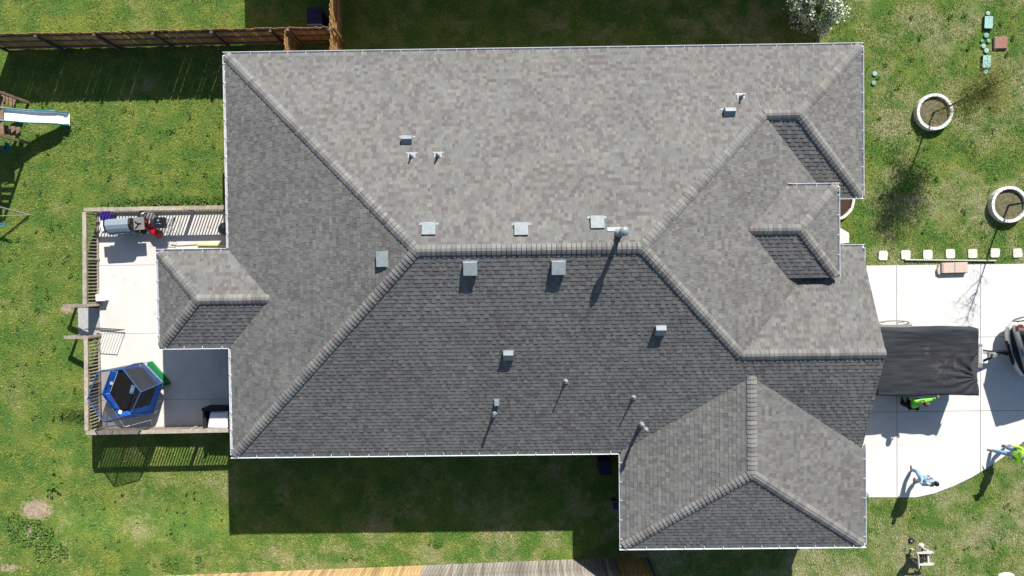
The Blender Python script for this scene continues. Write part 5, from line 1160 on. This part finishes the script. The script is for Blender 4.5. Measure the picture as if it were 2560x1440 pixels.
# ================================================================== PEOPLE
SKIN = mat('skin', (.30, .17, .11), .55); HAIR = mat('black_hair', (.010, .008, .010), .5); 
def skinmesh(name, verts, edges, m_, parent, sub=2, root=0):
    me = bpy.data.meshes.new(name); bm = bmesh.new(); ly = bm.verts.layers.skin.verify()
    bv = [bm.verts.new(v[0]) for v in verts]
    for v, q in zip(bv, verts): v[ly].radius = (q[1], q[2] if len(q) > 2 else q[1])
    bv[root][ly].use_root = True
    for a_, b_ in edges: bm.edges.new((bv[a_], bv[b_]))
    bm.to_mesh(me); bm.free(); me.materials.append(m_); o = bpy.data.objects.new(name, me); COL.objects.link(o); o.parent = parent
    sm = o.modifiers.new('skin', 'SKIN'); sm.use_smooth_shade = True; sm.branch_smoothing = .3; ss = o.modifiers.new('sub', 'SUBSURF'); ss.levels = sub; ss.render_levels = sub
    return o
def person(loc, rz, label, J, shirt, pants, shoe, hair, long_sleeve=True, vest=None, hat=None, skin=SKIN):
    """J: joints in local coordinates, +y is forward, +x is the right side"""
    t = thing('person', loc, label, 'person', rz=rz)
    V = lambda k: Vector(J[k])
    pel, ch, nk, hd = V('pelvis'), V('chest'), V('neck'), V('head')
    vs = [(pel, .10, .12), (ch, .10, .13), (nk, .05), (hd - (hd - nk) * .25, .06), (hd, .085, .095)]; ed = [(0, 1), (1, 2), (2, 3), (3, 4)]
    def limb(root, pts):
        last = root
        for q in pts: vs.append(q); ed.append((last, len(vs) - 1)); last = len(vs) - 1
        return last
    for s_ in 'lr':
        sh, el, wr = V('sh' + s_), V('el' + s_), V('wr' + s_); hip, kn, an = V('hip' + s_), V('kn' + s_), V('an' + s_)
        limb(1, [(sh, .055), (sh.lerp(el, .5), .046), (el, .037), (el.lerp(wr, .6), .03), (wr, .024, .02)])
        hdv = (wr - el).normalized(); pal = wr + hdv * .06; limb(len(vs) - 1, [(pal, .034, .018)])
        hdn = V('hand' + s_) if ('hand' + s_) in J else hdv
        sd = Vector((-hdn.y, hdn.x, 0)); sd = sd.normalized() if sd.length > .1 else Vector((1, 0, 0))
        b_ = len(vs) - 1
        for f_ in range(4):
            o = pal + sd * (-.03 + .02 * f_) + hdn * .02; L_ = (.062, .075, .07, .055)[f_]
            vs.append((o, .009)); ed.append((b_, len(vs) - 1)); l0 = len(vs) - 1
            vs.append((o + hdn * L_ * .55 + sd * (f_ - 1.5) * .006, .0085)); ed.append((l0, l0 + 1)); vs.append((o + hdn * L_ + sd * (f_ - 1.5) * .01 - Vector((0, 0, .015)), .007)); ed.append((l0 + 1, l0 + 2))
        vs.append((pal - hdv * .02 + sd * .045 * (1 if s_ == 'l' else -1), .010)); ed.append((b_, len(vs) - 1)); vs.append((pal + hdv * .02 + sd * .07 * (1 if s_ == 'l' else -1), .008)); ed.append((len(vs) - 2, len(vs) - 1))
        limb(0, [(hip, .085), (hip.lerp(kn, .5), .07), (kn, .052), (kn.lerp(an, .4), .048), (an, .035)])
    skinmesh('body', vs, ed, skin, t)
    # clothes follow the same joints, a little wider
    e = [(pel.lerp(ch, .1), .165, .19), (pel.lerp(ch, .55), .155, .18), (ch, .155, .2), (ch.lerp(nk, .72), .09, .1)]; ee = [(0, 1), (1, 2), (2, 3)]
    for s_ in 'lr':
        sh, el, wr = V('sh' + s_), V('el' + s_), V('wr' + s_); i = len(e)
        e += [(sh, .09), (sh.lerp(el, .55), .075), (el, .064), (el.lerp(wr, .5), .055), (el.lerp(wr, .93), .042)]; ee += [(2, i), (i, i + 1), (i + 1, i + 2), (i + 2, i + 3), (i + 3, i + 4)]
    skinmesh('shirt', e, ee, shirt, t, root=1)
    e = [(pel + Vector((0, 0, .03)), .15, .18)]; ee = []
    for s_ in 'lr':
        hip, kn, an = V('hip' + s_), V('kn' + s_), V('an' + s_); i = len(e)
        e += [(hip, .115), (hip.lerp(kn, .5), .104), (kn, .085), (kn.lerp(an, .5), .082), (kn.lerp(an, .93), .072)]; ee += [(0, i), (i, i + 1), (i + 1, i + 2), (i + 2, i + 3), (i + 3, i + 4)]
    skinmesh('trousers', e, ee, pants, t)
    for s_ in 'lr':
        an = V('an' + s_); f_ = V('foot' + s_); h = an - f_ * .05
        skinmesh('shoe', [(h + Vector((0, 0, .0)), .045), (Vector((h.x, h.y, max(.035, an.z - .05))), .045), (Vector((an.x, an.y, max(.03, an.z - .055))) + f_ * .1, .04, .045), (Vector((an.x, an.y, max(.025, an.z - .06))) + f_ * .18, .032, .04)], [(0, 1), (1, 2), (2, 3)], shoe, t)
    up = (hd - nk).normalized(); fw = V('face').normalized(); rt = fw.cross(up).normalized(); fw = up.cross(rt); M = Matrix((rt, fw, up)).transposed()
    m = MB(); m.ell(hd, (.078, .096, .115), 18, 14, M); hdm = m.build('head', skin, t, smooth=True)
    m = MB(); m.ell(hd + M @ Vector((0, -.012, .018)), (.088, .10, .115), 18, 12, M); mm = m.build('hair', hair, t, smooth=True)
    m = MB(); m.ell(hd + M @ Vector((0, .098, -.012)), (.014, .022, .026), 8, 6, M); m.build('nose', skin, hdm, smooth=True)
    for s_ in (-1, 1):
        m = MB(); m.ell(hd + M @ Vector((s_ * .084, 0, -.01)), (.012, .024, .034), 8, 6, M); m.build('ear', skin, hdm, smooth=True)
        m = MB(); m.ell(hd + M @ Vector((s_ * .031, .086, .012)), (.014, .01, .009), 8, 6, M); m.build('eye', HAIR, hdm, smooth=True)
    m = MB(); m.ell(hd + M @ Vector((0, .088, -.052)), (.026, .01, .007), 8, 6, M); m.build('mouth', mat('lip', (.25, .08, .07), .5) if 'lip' not in bpy.data.materials else bpy.data.materials['lip'], hdm, smooth=True)
    if hat:
        m = MB(); m.ell(hd + M @ Vector((0, -.005, .045)), (.098, .112, .095), 18, 10, M); hh = m.build('cap', hat, t, smooth=True)
        m = MB(); m.ell(hd + M @ Vector((0, .12, .05)), (.07, .075, .012), 14, 6, M); m.build('visor', hat, hh, smooth=True)
    return t, M
DEN = mat('light_blue_denim', (.20, .32, .47), .85, var=.12, scale=9, bump=.5, bscale=14); DENS = mat('pale_blue_shirt', (.27, .37, .45), .85, var=.1, scale=9, bump=.4, bscale=14)
BOOT = mat('tan_work_boot', (.26, .13, .08), .7, var=.2); LIMS = mat('hi_vis_lime', (.42, .80, .05), .7, var=.08, bump=.4, bscale=12); GRS = mat('hi_vis_green', (.15, .55, .06), .7, var=.1, bump=.4, bscale=12)
BLP = mat('black_trousers', (.013, .012, .016), .85, var=.2); CAMO = mat('brown_cap', (.085, .07, .05), .85, var=.5, scale=25); GHAT = mat('grey_cap', (.25, .26, .25), .8, var=.15)
# walker in blue
fA = P(2277, 1170, 0); fB = P(2285, 1202, 0); mid = (fA + fB) / 2
def rel(v, rz, o): return Matrix.Rotation(-rz, 3, 'Z') @ (v - o)
rz = R_(8); A = rel(fA, rz, mid); B = rel(fB, rz, mid)
J = dict(pelvis=(.0, .0, .93), chest=(.0, .06, 1.30), neck=(0, .08, 1.48), head=(0, .12, 1.62), face=(0, 1, -.15),
         shl=(-.19, .06, 1.40), ell=(-.25, -.03, 1.13), wrl=(-.23, .02, .88), shr=(.19, .06, 1.40), elr=(.24, .02, 1.13), wrr=(.2, .12, .9),
         hipl=(-.09, .0, .90), knl=(A.x * .6 - .05, A.y * .75 + .08, .50), anl=(A.x, A.y - .05, .09), hipr=(.09, .0, .90), knr=(B.x * .6 + .04, B.y * .55 + .1, .50), anr=(B.x, B.y - .02, .13), footl=(0, 1, 0), footr=(0.1, 1, 0))
person(mid, rz, 'person in pale blue shirt and jeans with tan boots walking on the driveway', J, DENS, DEN, BOOT, HAIR)
# hi-vis walker at the right edge
fA = P(2474, 1124, 0); fB = P(2512, 1113, 0); mid = fA * .45 + fB * .55; rz = R_(78); A = rel(fA, rz, mid); B = rel(fB, rz, mid)
J = dict(pelvis=(.0, -.04, .92), chest=(.0, .0, 1.32), neck=(0, .03, 1.50), head=(0, .07, 1.64), face=(0, 1, -.2),
         shl=(-.21, .0, 1.42), ell=(-.27, -.06, 1.14), wrl=(-.25, .1, .95), shr=(.21, .0, 1.42), elr=(.28, .02, 1.15), wrr=(.26, .2, 1.0),
         hipl=(-.1, -.04, .90), knl=(A.x * .5 - .04, A.y * .6, .50), anl=(A.x, A.y - .04, .08), hipr=(.1, -.04, .90), knr=(B.x * .6 + .04, B.y * .4 + .12, .50), anr=(B.x, B.y - .03, .12), footl=(0, 1, 0), footr=(0, 1, 0))
pz_, _ = person(mid, rz, 'person in bright lime hi-vis shirt and jeans walking at the right edge', J, LIMS, DEN, BOOT, HAIR, hat=GHAT)
# worker leaning over the tarp
hq = P(2298, 1009, 1.46); hand = P(2342, 990, 1.42); pv = P(2281, 1015, .92); org = Vector((pv.x, pv.y, 0)); rz = 0
rl = lambda v: tuple(v - org)
hv = hand - Vector((pv.x, pv.y, 0))
J = dict(pelvis=(.0, .02, .90), chest=(.06, .22, 1.22), neck=(.13, .22, 1.40), head=(.2, .19, 1.48), face=(.6, .5, -.8),
         shl=(-.12, .28, 1.30), ell=(-.2, .33, 1.12), wrl=(-.16, .42, 1.3), shr=(.26, .30, 1.34), elr=(.52, .34, 1.36), wrr=(hv.x - .06, hv.y - .06, 1.50), handr=(.35, .9, -.15),
         hipl=(-.1, .0, .88), knl=(-.16, .02, .48), anl=rl(P(2257, 1003, .08)), hipr=(.09, .0, .88), knr=(.1, .1, .48), anr=rl(P(2270, 1004, .08)), footl=(0, 1, 0), footr=(.2, 1, 0))
person(org, 0, 'person in green shirt and dark trousers reaching over the side of the tarp-covered trailer', J, GRS, BLP, BLK, HAIR, hat=CAMO)
